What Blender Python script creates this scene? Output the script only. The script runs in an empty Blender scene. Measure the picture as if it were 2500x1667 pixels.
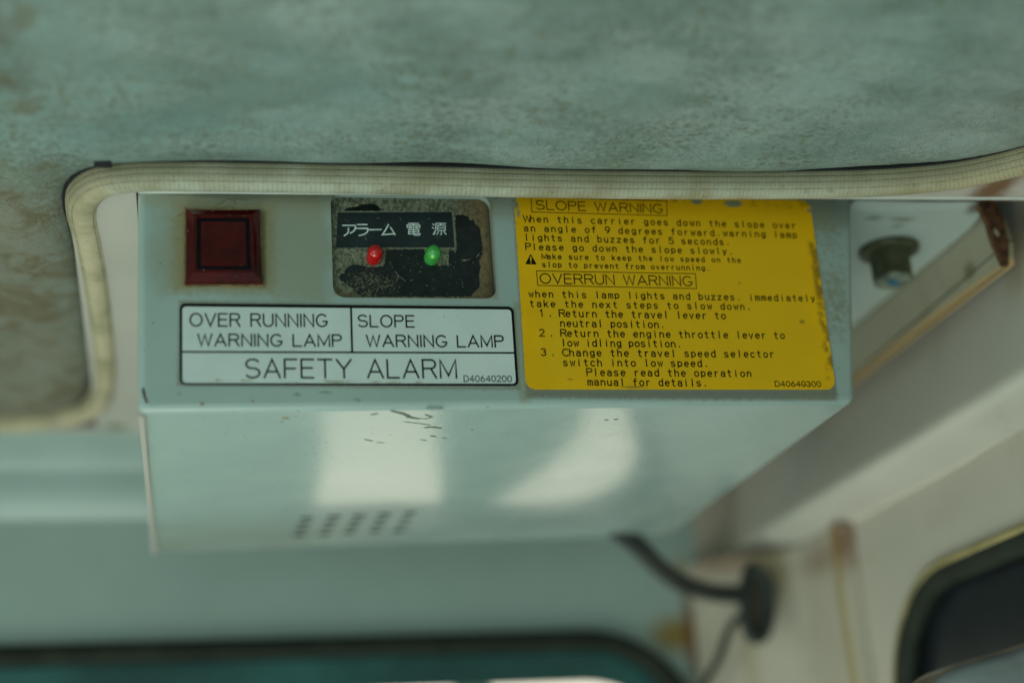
import bpy, bmesh, math, random
import numpy as np
from mathutils import Vector, Matrix, noise as mnoise
from mathutils.geometry import tessellate_polygon
random.seed(7)
S = bpy.context.scene
# ------------------------------------------------------------------ camera
# World frame = the frame of the alarm box: its front face is the plane Y=0,
# its lower edge Z=0, X runs to the right, Y into the cab.  Metres.
FPX, CX, CY = 3472.2, 1250.0, 833.5
CR = np.array([[0.9760, -0.0187, 0.2170], [-0.2098, -0.3477, 0.9138], [0.0583 * -1, 0.9374, 0.3433]])
CR[0] /= np.linalg.norm(CR[0]); CR[1] -= CR[0] * CR[0].dot(CR[1]); CR[1] /= np.linalg.norm(CR[1])
CR[2] -= CR[0] * CR[0].dot(CR[2]) + CR[1] * CR[1].dot(CR[2]); CR[2] /= np.linalg.norm(CR[2])
CC = np.array([0.0167, -0.4335, -0.1373])
cam_d = bpy.data.cameras.new("camera"); cam = bpy.data.objects.new("camera", cam_d)
S.collection.objects.link(cam); S.camera = cam
cam_d.sensor_width = 36; cam_d.lens = 50; cam_d.clip_start = 0.01; cam_d.clip_end = 50
right, up, fwd = CR[:, 0], CR[:, 1], CR[:, 2]
cam.matrix_world = Matrix([[right[0], up[0], -fwd[0], CC[0]], [right[1], up[1], -fwd[1], CC[1]],
                           [right[2], up[2], -fwd[2], CC[2]], [0, 0, 0, 1]])
cam_d.dof.use_dof = True; cam_d.dof.aperture_fstop = 3.3
cam_d.dof.focus_distance = 0.481

# ------------------------------------------------------------------ light
W = bpy.data.worlds.new("World"); S.world = W; W.use_nodes = True
bg = W.node_tree.nodes["Background"]; bg.inputs[0].default_value = (0.61, 1.0, 0.92, 1); bg.inputs[1].default_value = 0.46
def area(name, loc, target, sx, sy, power, col):
    l = bpy.data.lights.new(name, 'AREA'); l.shape = 'RECTANGLE'; l.size = sx; l.size_y = sy
    l.energy = power; l.color = col
    o = bpy.data.objects.new(name, l); S.collection.objects.link(o); o.location = loc
    o.rotation_euler = (Vector(target) - Vector(loc)).to_track_quat('-Z', 'Y').to_euler(); return o
area("windscreen_daylight", (-0.55, -1.1, -0.35), (0.12, 0.0, 0.04), 0.9, 0.7, 2.6, (0.80, 1.0, 0.95))
area("door_daylight", (-0.9, 0.05, -0.45), (0.3, 0.1, 0.02), 0.5, 0.6, 2.2, (0.96, 1.0, 0.88))
area("lower_glass_daylight", (-0.18, -0.18, -0.75), (0.30, 0.10, 0.03), 0.5, 0.5, 2.9, (0.88, 1.0, 0.86))  # added fill lamp below, unseen, brightens the cove and the box underside
S.view_settings.view_transform = 'Standard'; S.view_settings.look = 'None'
S.view_settings.exposure = 0; S.view_settings.gamma = 1; S.view_settings.use_curve_mapping = False

# ------------------------------------------------------------------ geometry helpers
def _ray(px, py): return CR @ np.array([(px - CX) / FPX, -(py - CY) / FPX, 1.0])
def onY(px, py, Y=0.0):
    v = _ray(px, py); p = CC + v * (Y - CC[1]) / v[1]; return Vector((p[0], Y, p[2]))
def onZ(px, py, Z):
    v = _ray(px, py); p = CC + v * (Z - CC[2]) / v[2]; return Vector((p[0], p[1], Z))
def onX(px, py, X):
    v = _ray(px, py); p = CC + v * (X - CC[0]) / v[0]; return Vector((X, p[1], p[2]))

def tag(o, label=None, cat=None, group=None, kind=None):
    if label: o["label"] = label
    if cat: o["category"] = cat
    if group: o["group"] = group
    if kind: o["kind"] = kind
    return o
def empty(name, loc, label, cat):
    o = bpy.data.objects.new(name, None); o.empty_display_size = 0.01; S.collection.objects.link(o)
    o.location = loc; return tag(o, label, cat)
def link(name, me, m, parent=None, smooth=None):
    o = bpy.data.objects.new(name, me); S.collection.objects.link(o)
    if m: me.materials.append(m)
    if smooth is not None:
        for p in me.polygons: p.use_smooth = True
        if smooth < 3: me.set_sharp_from_angle(angle=smooth)
    if parent:
        o.parent = parent          # meshes are modelled in world coordinates; only the Empties are moved
        if parent.type == 'EMPTY': o.matrix_parent_inverse = Matrix.Translation(-Vector(parent.location))
    return o
def bm_link(name, bm, m, parent=None, smooth=None):
    bmesh.ops.recalc_face_normals(bm, faces=bm.faces)
    me = bpy.data.meshes.new(name); bm.to_mesh(me); bm.free()
    return link(name, me, m, parent, smooth)

def ext_poly(bm, loops, f0, f1):
    """solid between two copies of a polygon with holes; f0/f1 map (a,b) -> Vector"""
    L = [[Vector((a, b, 0)) for a, b in lp] for lp in loops]
    tris = tessellate_polygon(L)
    flat = [p for lp in loops for p in lp]
    v0 = [bm.verts.new(f0(a, b)) for a, b in flat]; v1 = [bm.verts.new(f1(a, b)) for a, b in flat]
    for t in tris:
        if len(set(t)) < 3: continue
        try: bm.faces.new([v0[i] for i in t]); bm.faces.new([v1[i] for i in reversed(t)])
        except ValueError: pass
    k = 0
    for lp in loops:
        n = len(lp)
        for i in range(n):
            a, b = k + i, k + (i + 1) % n
            bm.faces.new((v0[a], v0[b], v1[b], v1[a]))
        k += n
def rrect(x0, y0, x1, y1, r, n=8):
    out = []
    for cx, cy, a0 in ((x1 - r, y0 + r, -90), (x1 - r, y1 - r, 0), (x0 + r, y1 - r, 90), (x0 + r, y0 + r, 180)):
        for i in range(n + 1):
            a = math.radians(a0 + 90 * i / n); out.append((cx + r * math.cos(a), cy + r * math.sin(a)))
    return out
def rquad(q, r, n=8):
    """rounded quadrilateral from four 2-D corners in order"""
    out = []
    N = len(q)
    for i in range(N):
        p = Vector(q[i]); a = (Vector(q[i - 1]) - p).normalized(); b = (Vector(q[(i + 1) % N]) - p).normalized()
        ang = a.angle(b) / 2; d = r / math.tan(ang); c = p + (a + b).normalized() * (r / math.sin(ang))
        s = p + a * d - c; e = p + b * d - c
        for k in range(n + 1):
            t = k / n; v = (s * (1 - t) + e * t).normalized() * r; out.append((c.x + v.x, c.y + v.y))
    return out
def box(bm, x0, x1, y0, y1, z0, z1):
    vs = [bm.verts.new((x, y, z)) for x in (x0, x1) for y in (y0, y1) for z in (z0, z1)]
    for f in ((0, 1, 3, 2), (4, 6, 7, 5), (0, 4, 5, 1), (2, 3, 7, 6), (0, 2, 6, 4), (1, 5, 7, 3)):
        bm.faces.new([vs[i] for i in f])
def smooth_path(pts, step=0.003):
    P = [Vector(p) for p in pts]; P = [P[0] * 2 - P[1]] + P + [P[-1] * 2 - P[-2]]; out = []
    for i in range(1, len(P) - 2):
        n = max(2, int((P[i + 1] - P[i]).length / step))
        for k in range(n):
            t = k / n; a, b, c, d = P[i - 1:i + 3]
            out.append(0.5 * ((2 * b) + (c - a) * t + (2 * a - 5 * b + 4 * c - d) * t * t + (3 * b - a - 3 * c + d) * t ** 3))
    out.append(P[-2]); return out
def sweep(name, path, prof, m, parent=None, closed=False, upv=Vector((0, 0, 1)), caps=True, smooth=4):
    """sweep profile [(side, up)...] along path; UV = (arc length, profile index 0..1)"""
    bm = bmesh.new(); uvl = bm.loops.layers.uv.new("UVMap"); n = len(prof); rings = []; s = 0; us = []
    N = len(path)
    for i, p in enumerate(path):
        if closed: t = path[(i + 1) % N] - path[i - 1]
        else: t = path[min(i + 1, N - 1)] - path[max(i - 1, 0)]
        t.normalize(); side = t.cross(upv)
        if side.length < 1e-4: side = Vector((1, 0, 0))
        side.normalize(); u = side.cross(t).normalized()
        if i: s += (p - path[i - 1]).length
        us.append(s); rings.append([bm.verts.new(p + side * a + u * b) for a, b in prof])
    M = N if closed else N - 1
    for i in range(M):
        j = (i + 1) % N
        for k in range(n):
            l = (k + 1) % n
            f = bm.faces.new((rings[i][k], rings[i][l], rings[j][l], rings[j][k]))
            uu = us[j] if j else s + (path[0] - path[-1]).length
            for lp, uv in zip(f.loops, ((us[i], k / n), (us[i], (k + 1) / n), (uu, (k + 1) / n), (uu, k / n))): lp[uvl].uv = uv
    if caps and not closed:
        bm.faces.new(rings[0]); bm.faces.new(list(reversed(rings[-1])))
    return bm_link(name, bm, m, parent, smooth)
def circ(r, n=12, ry=None): return [(r * math.cos(2 * math.pi * i / n), (ry or r) * math.sin(2 * math.pi * i / n)) for i in range(n)]

# ------------------------------------------------------------------ node helpers
class NT:
    def __init__(s, name, rough=0.5, **kw):
        s.m = bpy.data.materials.new(name); s.m.use_nodes = True; s.t = s.m.node_tree; s.b = s.t.nodes["Principled BSDF"]
        s.b.inputs["Roughness"].default_value = rough
        for k, v in kw.items(): s.b.inputs[k.replace('_', ' ')].default_value = v
        g = s.t.nodes.new("ShaderNodeNewGeometry"); s.pos = g.outputs["Position"]; s.sep = None
    def n(s, typ, **props):
        nd = s.t.nodes.new(typ)
        for k, v in props.items(): setattr(nd, k, v)
        return nd
    def set(s, sock, v):
        if isinstance(v, bpy.types.NodeSocket): s.t.links.new(v, sock)
        else: sock.default_value = v
    def math(s, op, a, b=0.0, c=None, clamp=False):
        nd = s.n("ShaderNodeMath", operation=op, use_clamp=clamp); s.set(nd.inputs[0], a); s.set(nd.inputs[1], b)
        if c is not None: s.set(nd.inputs[2], c)
        return nd.outputs[0]
    def xyz(s):
        if not s.sep:
            q = s.n("ShaderNodeSeparateXYZ"); s.set(q.inputs[0], s.pos); s.sep = q.outputs
        return s.sep
    def scaled(s, sc, vec=None):
        mp = s.n("ShaderNodeMapping"); s.set(mp.inputs[0], vec or s.pos); mp.inputs["Scale"].default_value = sc; return mp.outputs[0]
    def noise(s, scale, detail=3, rough=0.55, vec=None, sc=None, dist=0.0, color=False):
        nd = s.n("ShaderNodeTexNoise"); nd.inputs["Scale"].default_value = scale; nd.inputs["Detail"].default_value = detail
        nd.inputs["Roughness"].default_value = rough; nd.inputs["Distortion"].default_value = dist
        s.set(nd.inputs["Vector"], s.scaled(sc, vec) if sc else (vec or s.pos)); return nd.outputs["Color" if color else "Fac"]
    def ramp(s, f, a, b, lo=0.0, hi=1.0):
        nd = s.n("ShaderNodeMapRange", interpolation_type='SMOOTHSTEP'); s.set(nd.inputs[0], f)
        for i, v in enumerate((a, b, lo, hi)): nd.inputs[i + 1].default_value = v
        return nd.outputs[0]
    def mix(s, f, a, b, mode='MIX'):
        nd = s.n("ShaderNodeMix", data_type='RGBA', blend_type=mode); s.set(nd.inputs[0], f)
        for k, v in ((6, a), (7, b)):
            s.set(nd.inputs[k], (*v, 1) if isinstance(v, tuple) and len(v) == 3 else v)
        return nd.outputs[2]
    def blob(s, c, h, soft, amp=0.0, nz=None, axes=(0, 2), ell=False):
        """mask: 1 inside the box/ellipse (centre c, half size h), fading over soft, edge torn by nz*amp"""
        x = s.xyz(); A = s.math('ABSOLUTE', s.math('SUBTRACT', x[axes[0]], c[0])); B = s.math('ABSOLUTE', s.math('SUBTRACT', x[axes[1]], c[1]))
        if ell:
            a = s.math('DIVIDE', A, h[0]); b = s.math('DIVIDE', B, h[1])
            d = s.math('MULTIPLY', s.math('SUBTRACT', s.math('SQRT', s.math('ADD', s.math('MULTIPLY', a, a), s.math('MULTIPLY', b, b))), 1.0), min(h))
        else:
            d = s.math('MAXIMUM', s.math('SUBTRACT', A, h[0]), s.math('SUBTRACT', B, h[1]))
        if nz is not None: d = s.math('ADD', d, s.math('MULTIPLY', s.math('SUBTRACT', nz, 0.5), amp * 2))
        return s.ramp(d, 0.0 if soft < 0 else -soft, abs(soft), 1.0, 0.0)
    def color(s, c): s.set(s.b.inputs["Base Color"], (*c, 1) if isinstance(c, tuple) else c)
    def bump(s, h, strength=0.2, dist=0.0005):
        nd = s.n("ShaderNodeBump"); nd.inputs["Strength"].default_value = strength; nd.inputs["Distance"].default_value = dist
        s.set(nd.inputs["Height"], h)
        prev = s.b.inputs["Normal"].links
        if prev: s.set(nd.inputs["Normal"], prev[0].from_socket)
        s.set(s.b.inputs["Normal"], nd.outputs[0])

def plain(name, col, rough=0.5, var=0.12, sc=60, **kw):
    t = NT(name, rough, **kw); n = t.noise(sc, 4)
    t.color(t.mix(t.ramp(n, 0.3, 0.7), tuple(c * (1 - var) for c in col), tuple(c * (1 + var) for c in col)))
    t.bump(t.noise(sc * 14, 3), 0.08, 0.0003); return t.m

# ------------------------------------------------------------------ materials
MINT = (0.345, 0.42, 0.395)
def mk_housing():
    t = NT("mint_painted_steel", 0.22); t.b.inputs["Coat Weight"].default_value = 0.35; t.b.inputs["Coat Roughness"].default_value = 0.07
    n1 = t.noise(28, 5, 0.6); n2 = t.noise(420, 4, 0.65); n3 = t.noise(900, 2); y = t.xyz()[1]
    face = t.ramp(y, 0.0, 0.0015, 1.0, 0.0)
    col = t.mix(t.ramp(n1, 0.35, 0.7), tuple(c * 0.96 for c in MINT), tuple(c * 1.03 for c in MINT))
    grime = (0.27, 0.25, 0.15); rim = (0.27, 0.20, 0.07); rust = (0.10, 0.035, 0.008)
    m = 0
    def add(mask, c, k, only_face=True):
        nonlocal col
        f = t.math('MULTIPLY', mask, k)
        if only_face: f = t.math('MULTIPLY', f, face)
        col = t.mix(f, col, c)
    # dusty film round the red lamp and to its right, ragged tide line
    add(t.blob((0.031, 0.062), (0.026, 0.022), 0.005, 0.014, n1), grime, 0.62)
    add(t.blob((0.0255, 0.0565), (0.0155, 0.0155), 0.0028, 0.003, n2), rim, 0.75)
    add(t.blob((0.0255, 0.0565), (0.0131, 0.0138), 0.0008, 0.0010, n2), (0.11, 0.08, 0.03), 0.7)
    add(t.blob((0.0118, 0.0530), (0.0030, 0.0130), 0.0025, 0.002, n2), rim, 0.35)
    # round the window, the stickers, the right edge
    add(t.blob((0.0882, 0.0590), (0.0276, 0.0184), 0.0009, 0.0007, t.noise(700, 4, 0.7)), (0.25, 0.15, 0.04), 0.5)
    add(t.blob((0.0665, 0.0230), (0.0552, 0.0144), 0.0009, 0.0010, t.noise(700, 4, 0.7)), (0.17, 0.12, 0.045), 0.6)
    add(t.blob((0.1787, 0.0420), (0.0556, 0.0362), 0.0010, 0.0012, t.noise(700, 4, 0.7)), (0.13, 0.10, 0.045), 0.7)
    add(t.math('MULTIPLY', t.blob((0.239, 0.060), (0.006, 0.032), 0.004, 0.006, n1), t.ramp(t.math('ADD', t.math('MULTIPLY', n1, 0.5), t.math('MULTIPLY', n2, 0.5)), 0.40, 0.62)), (0.20, 0.185, 0.10), 0.75)
    add(t.math('MULTIPLY', t.blob((0.243, 0.078), (0.012, 0.006), 0.004, 0.004, n1), 1.0), (0.19, 0.19, 0.12), 0.6)
    add(t.blob((0.1228, 0.022), (0.002, 0.018), 0.001, 0.001, n2), (0.25, 0.22, 0.12), 0.45)
    add(t.blob((0.10, 0.0745), (0.14, 0.0040), 0.003, 0.004, n1), grime, 0.5)
    # chips and specks
    add(t.ramp(t.noise(430, 1), 0.745, 0.775), (0.12, 0.12, 0.07), 0.55, False)
    add(t.ramp(t.noise(1500, 1), 0.76, 0.80), (0.10, 0.10, 0.07), 0.6)
    add(t.blob((0.0030, 0.0030), (0.0008, 0.0011), 0.0005, 0.0004, n3, ell=True), rust, 0.0, False)
    add(t.blob((0.019, 0.0028), (0.0006, 0.0006), 0.0003, 0.0003, n3, ell=True), (0.22, 0.12, 0.01), 0.9)
    add(t.blob((0.0345, 0.0038), (0.0005, 0.0003), 0.0003, 0.0003, n3, ell=True), (0.22, 0.12, 0.01), 0.8)
    for cx, cy, hx, hy in ((0.0485, 0.0062, 0.0010, 0.0005), (0.0575, 0.0070, 0.0018, 0.0004), (0.012, 0.006, 0.0006, 0.0003), (0.0675, 0.0046, 0.0009, 0.0004)):
        add(t.blob((cx, cy), (hx, hy), 0.0004, 0.0006, n3, ell=True), (0.16, 0.19, 0.16), 0.8)
    # underside: brown fleck, worn yellowish patches to the back left and front right
    add(t.blob((0.0455, 0.0085), (0.0012, 0.0010), 0.0005, 0.0003, n3, axes=(0, 1), ell=True), (0.30, 0.15, 0.02), 0.9, False)
    add(t.math('MULTIPLY', t.blob((0.03, 0.185), (0.06, 0.03), 0.03, 0.02, n1, axes=(0, 1)), 1.0), (0.40, 0.36, 0.24), 0.30, False)
    add(t.math('MULTIPLY', t.blob((0.205, 0.02), (0.03, 0.016), 0.01, 0.01, n1, axes=(0, 1)), t.ramp(n2, 0.5, 0.7)), (0.42, 0.38, 0.28), 0.35, False)
    t.color(col)
    rg = t.ramp(t.math('ADD', t.math('MULTIPLY', n1, 0.6), t.math('MULTIPLY', n2, 0.4)), 0.3, 0.7, 0.15, 0.27)
    t.set(t.b.inputs["Roughness"], t.math('ADD', rg, t.math('MULTIPLY', face, 0.22)))
    t.bump(t.noise(480, 2, 0.5), 0.20, 0.0003); t.bump(t.noise(90, 2, sc=(1, 0.5, 1)), 0.05, 0.0008)
    return t.m
def mk_paint(name, col, rough=0.35, rust=(), var=0.05, dirt=0.25, coat=0.0, dirtcol=(0.26, 0.20, 0.11)):
    t = NT(name, rough); t.b.inputs["Coat Weight"].default_value = coat
    n1 = t.noise(14, 5, 0.6); n2 = t.noise(160, 4, 0.6)
    c = t.mix(t.ramp(n1, 0.3, 0.7), tuple(v * (1 - var) for v in col), tuple(v * (1 + var) for v in col))
    c = t.mix(t.math('MULTIPLY', t.ramp(t.noise(34, 6, 0.62, dist=0.6), 0.54, 0.76), dirt), c, dirtcol)
    for (ax, cc, hh, soft, rc, k) in rust:
        c = t.mix(t.math('MULTIPLY', t.blob(cc, hh, soft, soft * 0.8, n2, axes=ax, ell=True), k), c, rc)
    t.color(c); t.bump(t.noise(300, 3), 0.08, 0.0004); return t.m
def mk_headliner():
    t = NT("stained_grey_vinyl", 0.6); t.b.inputs["Specular IOR Level"].default_value = 0.3; x = t.xyz()
    big = t.noise(9, 5, 0.6, dist=0.5); mid = t.noise(42, 5, 0.62, sc=(0.6, 1.3, 1)); fine = t.noise(620, 5, 0.72, sc=(0.7, 1, 1)); patch = t.noise(22, 4, 0.6)
    c = t.mix(t.ramp(big, 0.3, 0.7), (0.20, 0.285, 0.265), (0.30, 0.36, 0.335))
    c = t.mix(t.ramp(mid, 0.40, 0.64, 0, 0.65), c, (0.135, 0.20, 0.175))
    # mildew flecks: fine grain gathered in patches
    fl = t.math('MULTIPLY', t.ramp(fine, 0.48, 0.64), t.ramp(patch, 0.38, 0.62))
    c = t.mix(t.math('MULTIPLY', fl, 0.9), c, (0.115, 0.115, 0.06))
    c = t.mix(t.math('MULTIPLY', t.ramp(t.noise(300, 6, 0.75, sc=(0.75, 1, 1), dist=0.3), 0.50, 0.66), t.ramp(t.noise(16, 3), 0.38, 0.62, 0.0, 0.75)), c, (0.17, 0.175, 0.115))
    edge = t.ramp(x[1], -0.085, -0.012, 0, 1)
    fl2 = t.math('MULTIPLY', t.math('MULTIPLY', t.ramp(t.noise(520, 4, 0.65), 0.47, 0.60), t.ramp(t.noise(38, 4), 0.36, 0.60)), edge)
    c = t.mix(t.math('MULTIPLY', fl2, 0.8), c, (0.12, 0.125, 0.08))
    # brown water stains to the left; broad brown also carries shadow by the trim
    left = t.ramp(x[0], 0.0, -0.045)
    st = t.math('MULTIPLY', left, t.ramp(t.noise(60, 6, 0.7, dist=0.8), 0.46, 0.62))
    c = t.mix(t.math('MULTIPLY', t.math('MULTIPLY', left, t.ramp(x[1], -0.03, 0.03)), 0.8), c, (0.215, 0.18, 0.13))
    c = t.mix(t.math('MULTIPLY', st, 0.75), c, (0.14, 0.10, 0.045))
    c = t.mix(t.math('MULTIPLY', t.ramp(x[0], 0.20, 0.30), 0.22), c, (0.34, 0.28, 0.22))
    t.color(c)
    v = t.n("ShaderNodeTexVoronoi", feature='DISTANCE_TO_EDGE'); v.inputs["Scale"].default_value = 900
    wv = t.n("ShaderNodeVectorMath", operation='ADD'); t.set(wv.inputs[0], t.pos)
    w2 = t.n("ShaderNodeVectorMath", operation='SCALE'); t.set(w2.inputs[0], t.noise(130, 3, color=True)); w2.inputs["Scale"].default_value = 0.010
    t.set(wv.inputs[1], w2.outputs[0]); t.set(v.inputs["Vector"], t.scaled((0.62, 1.0, 1), wv.outputs[0]))
    t.bump(t.math('MULTIPLY', t.ramp(v.outputs["Distance"], 0.0, 0.16), t.ramp(t.noise(28, 3), 0.35, 0.65, 0.15, 1.0)), 0.6, 0.0004)
    t.bump(t.noise(150, 4, 0.6, sc=(0.7, 1, 1)), 0.9, 0.0012); t.bump(t.noise(430, 4, 0.65, sc=(0.6, 1, 1)), 0.6, 0.0006); t.bump(t.noise(26, 3), 0.5, 0.002); return t.m
def mk_trim():
    t = NT("ribbed_vinyl_trim", 0.5); t.b.inputs['Specular IOR Level'].default_value = 0.3; uv = t.n("ShaderNodeUVMap", uv_map="UVMap"); sp = t.n("ShaderNodeSeparateXYZ"); t.set(sp.inputs[0], uv.outputs[0])
    U, V = sp.outputs[0], sp.outputs[1]; x = t.xyz()
    wob = t.math('MULTIPLY', t.math('SUBTRACT', t.noise(70, 2), 0.5), 0.0006)
    fr = t.math('FRACT', t.math('DIVIDE', t.math('ADD', U, wob), 0.00155))
    rib = t.ramp(t.math('ABSOLUTE', t.math('SUBTRACT', fr, 0.5)), 0.36, 0.48)          # thin groove between ribs
    cell = t.n("ShaderNodeTexWhiteNoise", noise_dimensions='1D'); t.set(cell.inputs["W"], t.math('FLOOR', t.math('DIVIDE', t.math('ADD', U, wob), 0.00155)))
    lines = None
    for v0, wd in ((0.575, 0.012), (0.645, 0.012), (0.845, 0.010), (0.90, 0.010), (0.52, 0.012)):
        l = t.ramp(t.math('ABSOLUTE', t.math('SUBTRACT', V, v0)), wd, 0.0)
        lines = l if lines is None else t.math('MAXIMUM', lines, l)
    rough_side = t.ramp(V, 0.985, 0.95)
    rib = t.math('MULTIPLY', rib, rough_side)
    leftx = t.ramp(x[0], -0.004, -0.018)
    base = t.mix(leftx, (0.49, 0.485, 0.395), (0.58, 0.455, 0.295))
    base = t.mix(t.ramp(x[0], 0.20, 0.29), base, (0.44, 0.35, 0.21))
    base = t.mix(t.math('MULTIPLY', cell.outputs[0], 0.25), base, (0.40, 0.38, 0.28))
    base = t.mix(t.ramp(t.noise(45, 5, 0.6), 0.40, 0.68, 0, 0.75), base, (0.27, 0.22, 0.12))
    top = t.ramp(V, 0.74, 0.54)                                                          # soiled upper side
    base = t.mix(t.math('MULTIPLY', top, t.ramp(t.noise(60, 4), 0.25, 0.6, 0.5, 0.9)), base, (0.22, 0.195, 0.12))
    base = t.mix(t.math('MULTIPLY', lines, t.ramp(t.noise(500, 2), 0.35, 0.6, 0.2, 0.75)), base, (0.17, 0.15, 0.09))
    base = t.mix(t.math('MULTIPLY', t.math('MULTIPLY', rib, t.ramp(t.noise(90, 3), 0.35, 0.65, 0.3, 1.0)), 0.35), base, (0.22, 0.20, 0.13))
    base = t.mix(t.ramp(t.noise(260, 3, 0.6), 0.60, 0.72, 0, 0.4), base, (0.16, 0.14, 0.08))
    t.color(base)
    h = t.math('SUBTRACT', 1.0, t.math('MAXIMUM', t.math('MULTIPLY', rib, 0.7), lines))
    t.bump(h, 0.55, 0.0003); t.bump(t.noise(700, 2), 0.12, 0.0002); return t.m
def mk_plate():
    t = NT("dusty_black_plate", 0.55); n1 = t.noise(330, 5, 0.68); n2 = t.noise(1500, 5, 0.75); n3 = t.noise(60, 4)
    nn = t.math('ADD', t.math('MULTIPLY', n1, 0.5), t.math('MULTIPLY', n2, 0.5))
    hatch = t.noise(900, 4, 0.7, sc=(1, 1, 0.7))
    dust_shade = t.mix(t.ramp(hatch, 0.38, 0.62), (0.085, 0.09, 0.055), (0.28, 0.29, 0.20))
    x = t.xyz()
    dust_shade = t.mix(t.ramp(x[0], 0.098, 0.113, 0, 0.85), dust_shade, (0.20, 0.12, 0.05))
    dust_shade = t.mix(t.ramp(x[2], 0.046, 0.0405, 0, 0.6), dust_shade, (0.24, 0.16, 0.06))
    dust_shade = t.mix(t.ramp(n1, 0.5, 0.7, 0, 0.8), dust_shade, (0.06, 0.05, 0.03))
    blk = t.mix(t.ramp(t.noise(900, 3, 0.7), 0.66, 0.76, 0, 0.5), (0.008, 0.011, 0.012), (0.20, 0.20, 0.15))
    def q(px, py): p = onY(780 + px / 5.113, 460 + py / 5.113, 0.0030); return p.x, p.z
    dust_shade = t.mix(t.ramp(x[0], 0.1125, 0.1160, 0, 0.9), dust_shade, (0.035, 0.022, 0.010))  # near-black at the right end paints in the shading of the recess lip
    dust_shade = t.mix(t.ramp(t.noise(700, 4, 0.7), 0.50, 0.66, 0, 0.6), dust_shade, (0.05, 0.05, 0.03))
    t.color(dust_shade); t.b.inputs["Roughness"].default_value = 0.85
    t.bump(n2, 0.4, 0.0003); return t.m
def mk_wiped():
    t = NT("wiped_black_plate", 0.32); n = t.noise(2200, 4, 0.7)
    c = t.mix(t.ramp(t.noise(300, 4), 0.35, 0.7), (0.004, 0.007, 0.008), (0.012, 0.017, 0.018))
    c = t.mix(t.ramp(n, 0.66, 0.72, 0, 0.5), c, (0.22, 0.21, 0.14))
    x = t.xyz(); p0 = onY(780 + 640 / 5.113, 460 + 1215 / 5.113, 0.003)
    f = t.math('MULTIPLY', t.blob((p0.x, p0.z), (0.0070, 0.0048), 0.003, 0.004, t.noise(400, 3), ell=True), t.ramp(t.noise(1500, 4, 0.75), 0.52, 0.60))
    c = t.mix(t.math('MULTIPLY', f, 0.8), c, (0.30, 0.27, 0.16)); t.color(c); return t.m
def mk_yellow():
    t = NT("yellow_warning_film", 0.45); t.b.inputs["Specular IOR Level"].default_value = 0.18; n1 = t.noise(60, 5, 0.6); n2 = t.noise(900, 4, 0.7); x = t.xyz()
    c = t.mix(t.ramp(n1, 0.3, 0.7), (0.84, 0.425, 0.002), (0.92, 0.475, 0.004))
    c = t.mix(t.math('MULTIPLY', t.blob((0.1795, 0.044), (0.050, 0.0330), 0.006, 0.004, n1), 0.55), c, (0.78, 0.44, 0.010))
    inner = t.blob((0.1788, 0.0442), (0.0552, 0.0352), 0.0008, 0.0010, n2)
    edge = t.math('SUBTRACT', 1.0, inner)
    c = t.mix(t.math('MULTIPLY', edge, t.ramp(t.noise(300, 4, 0.6), 0.46, 0.70, 0, 0.75)), c, (0.20, 0.11, 0.008))
    rt = t.math('MULTIPLY', t.blob((0.2335, 0.040), (0.0020, 0.026), 0.0012, 0.0018, n2), t.ramp(t.noise(170, 4), 0.45, 0.6))
    c = t.mix(t.math('MULTIPLY', rt, 0.7), c, (0.13, 0.07, 0.012))
    for px, py, hx, hy in ((1700, 493, 0.0022, 0.0010), (1790, 498, 0.0034, 0.0013), (1260, 500, 0.0008, 0.0015), (1265, 520, 0.0006, 0.0015), (1975, 515, 0.0007, 0.0007)):
        p = onY(px, py); c = t.mix(t.blob((p.x, p.z), (hx, hy), 0.0004, 0.0010, n2, ell=True), c, (0.24, 0.26, 0.15))
    for px, py, hx, hy in ((1545, 945, 0.004, 0.0004), (1958, 786, 0.0010, 0.0007), (1392, 926, 0.0008, 0.0003), (1805, 692, 0.0005, 0.0003), (1965, 940, 0.0012, 0.0003)):
        p = onY(px, py); c = t.mix(t.math('MULTIPLY', t.blob((p.x, p.z), (hx, hy), 0.0003, 0.0003, n2, ell=True), 0.7), c, (0.22, 0.14, 0.02))
    t.color(c); t.bump(n2, 0.05, 0.0002); return t.m
def mk_white():
    t = NT("white_label_film", 0.30); n1 = t.noise(60, 4); n2 = t.noise(380, 4, 0.7)
    c = t.mix(t.ramp(n1, 0.3, 0.7), (0.66, 0.70, 0.68), (0.72, 0.75, 0.72))
    c = t.mix(t.math('MULTIPLY', t.blob((0.062, 0.0106), (0.050, 0.0003), 0.0005, 0.0006, n2), t.ramp(t.noise(140, 4), 0.5, 0.62)), c, (0.36, 0.30, 0.16))
    c = t.mix(t.ramp(t.noise(480, 2), 0.74, 0.78), c, (0.20, 0.26, 0.22))
    t.color(c); t.bump(n1, 0.03, 0.0004); return t.m
def mk_lens(name, col, tr, rough=0.08, spec=None, sss=0.0):
    t = NT(name, rough); t.color(col); t.b.inputs["Transmission Weight"].default_value = tr; t.b.inputs["IOR"].default_value = 1.5
    t.b.inputs["Coat Weight"].default_value = 0.5; t.b.inputs["Coat Roughness"].default_value = 0.05
    if sss: t.b.inputs["Subsurface Weight"].default_value = sss; t.b.inputs["Subsurface Radius"].default_value = (0.004, 0.003, 0.002); t.b.inputs["Subsurface Scale"].default_value = 0.5
    return t.m
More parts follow.
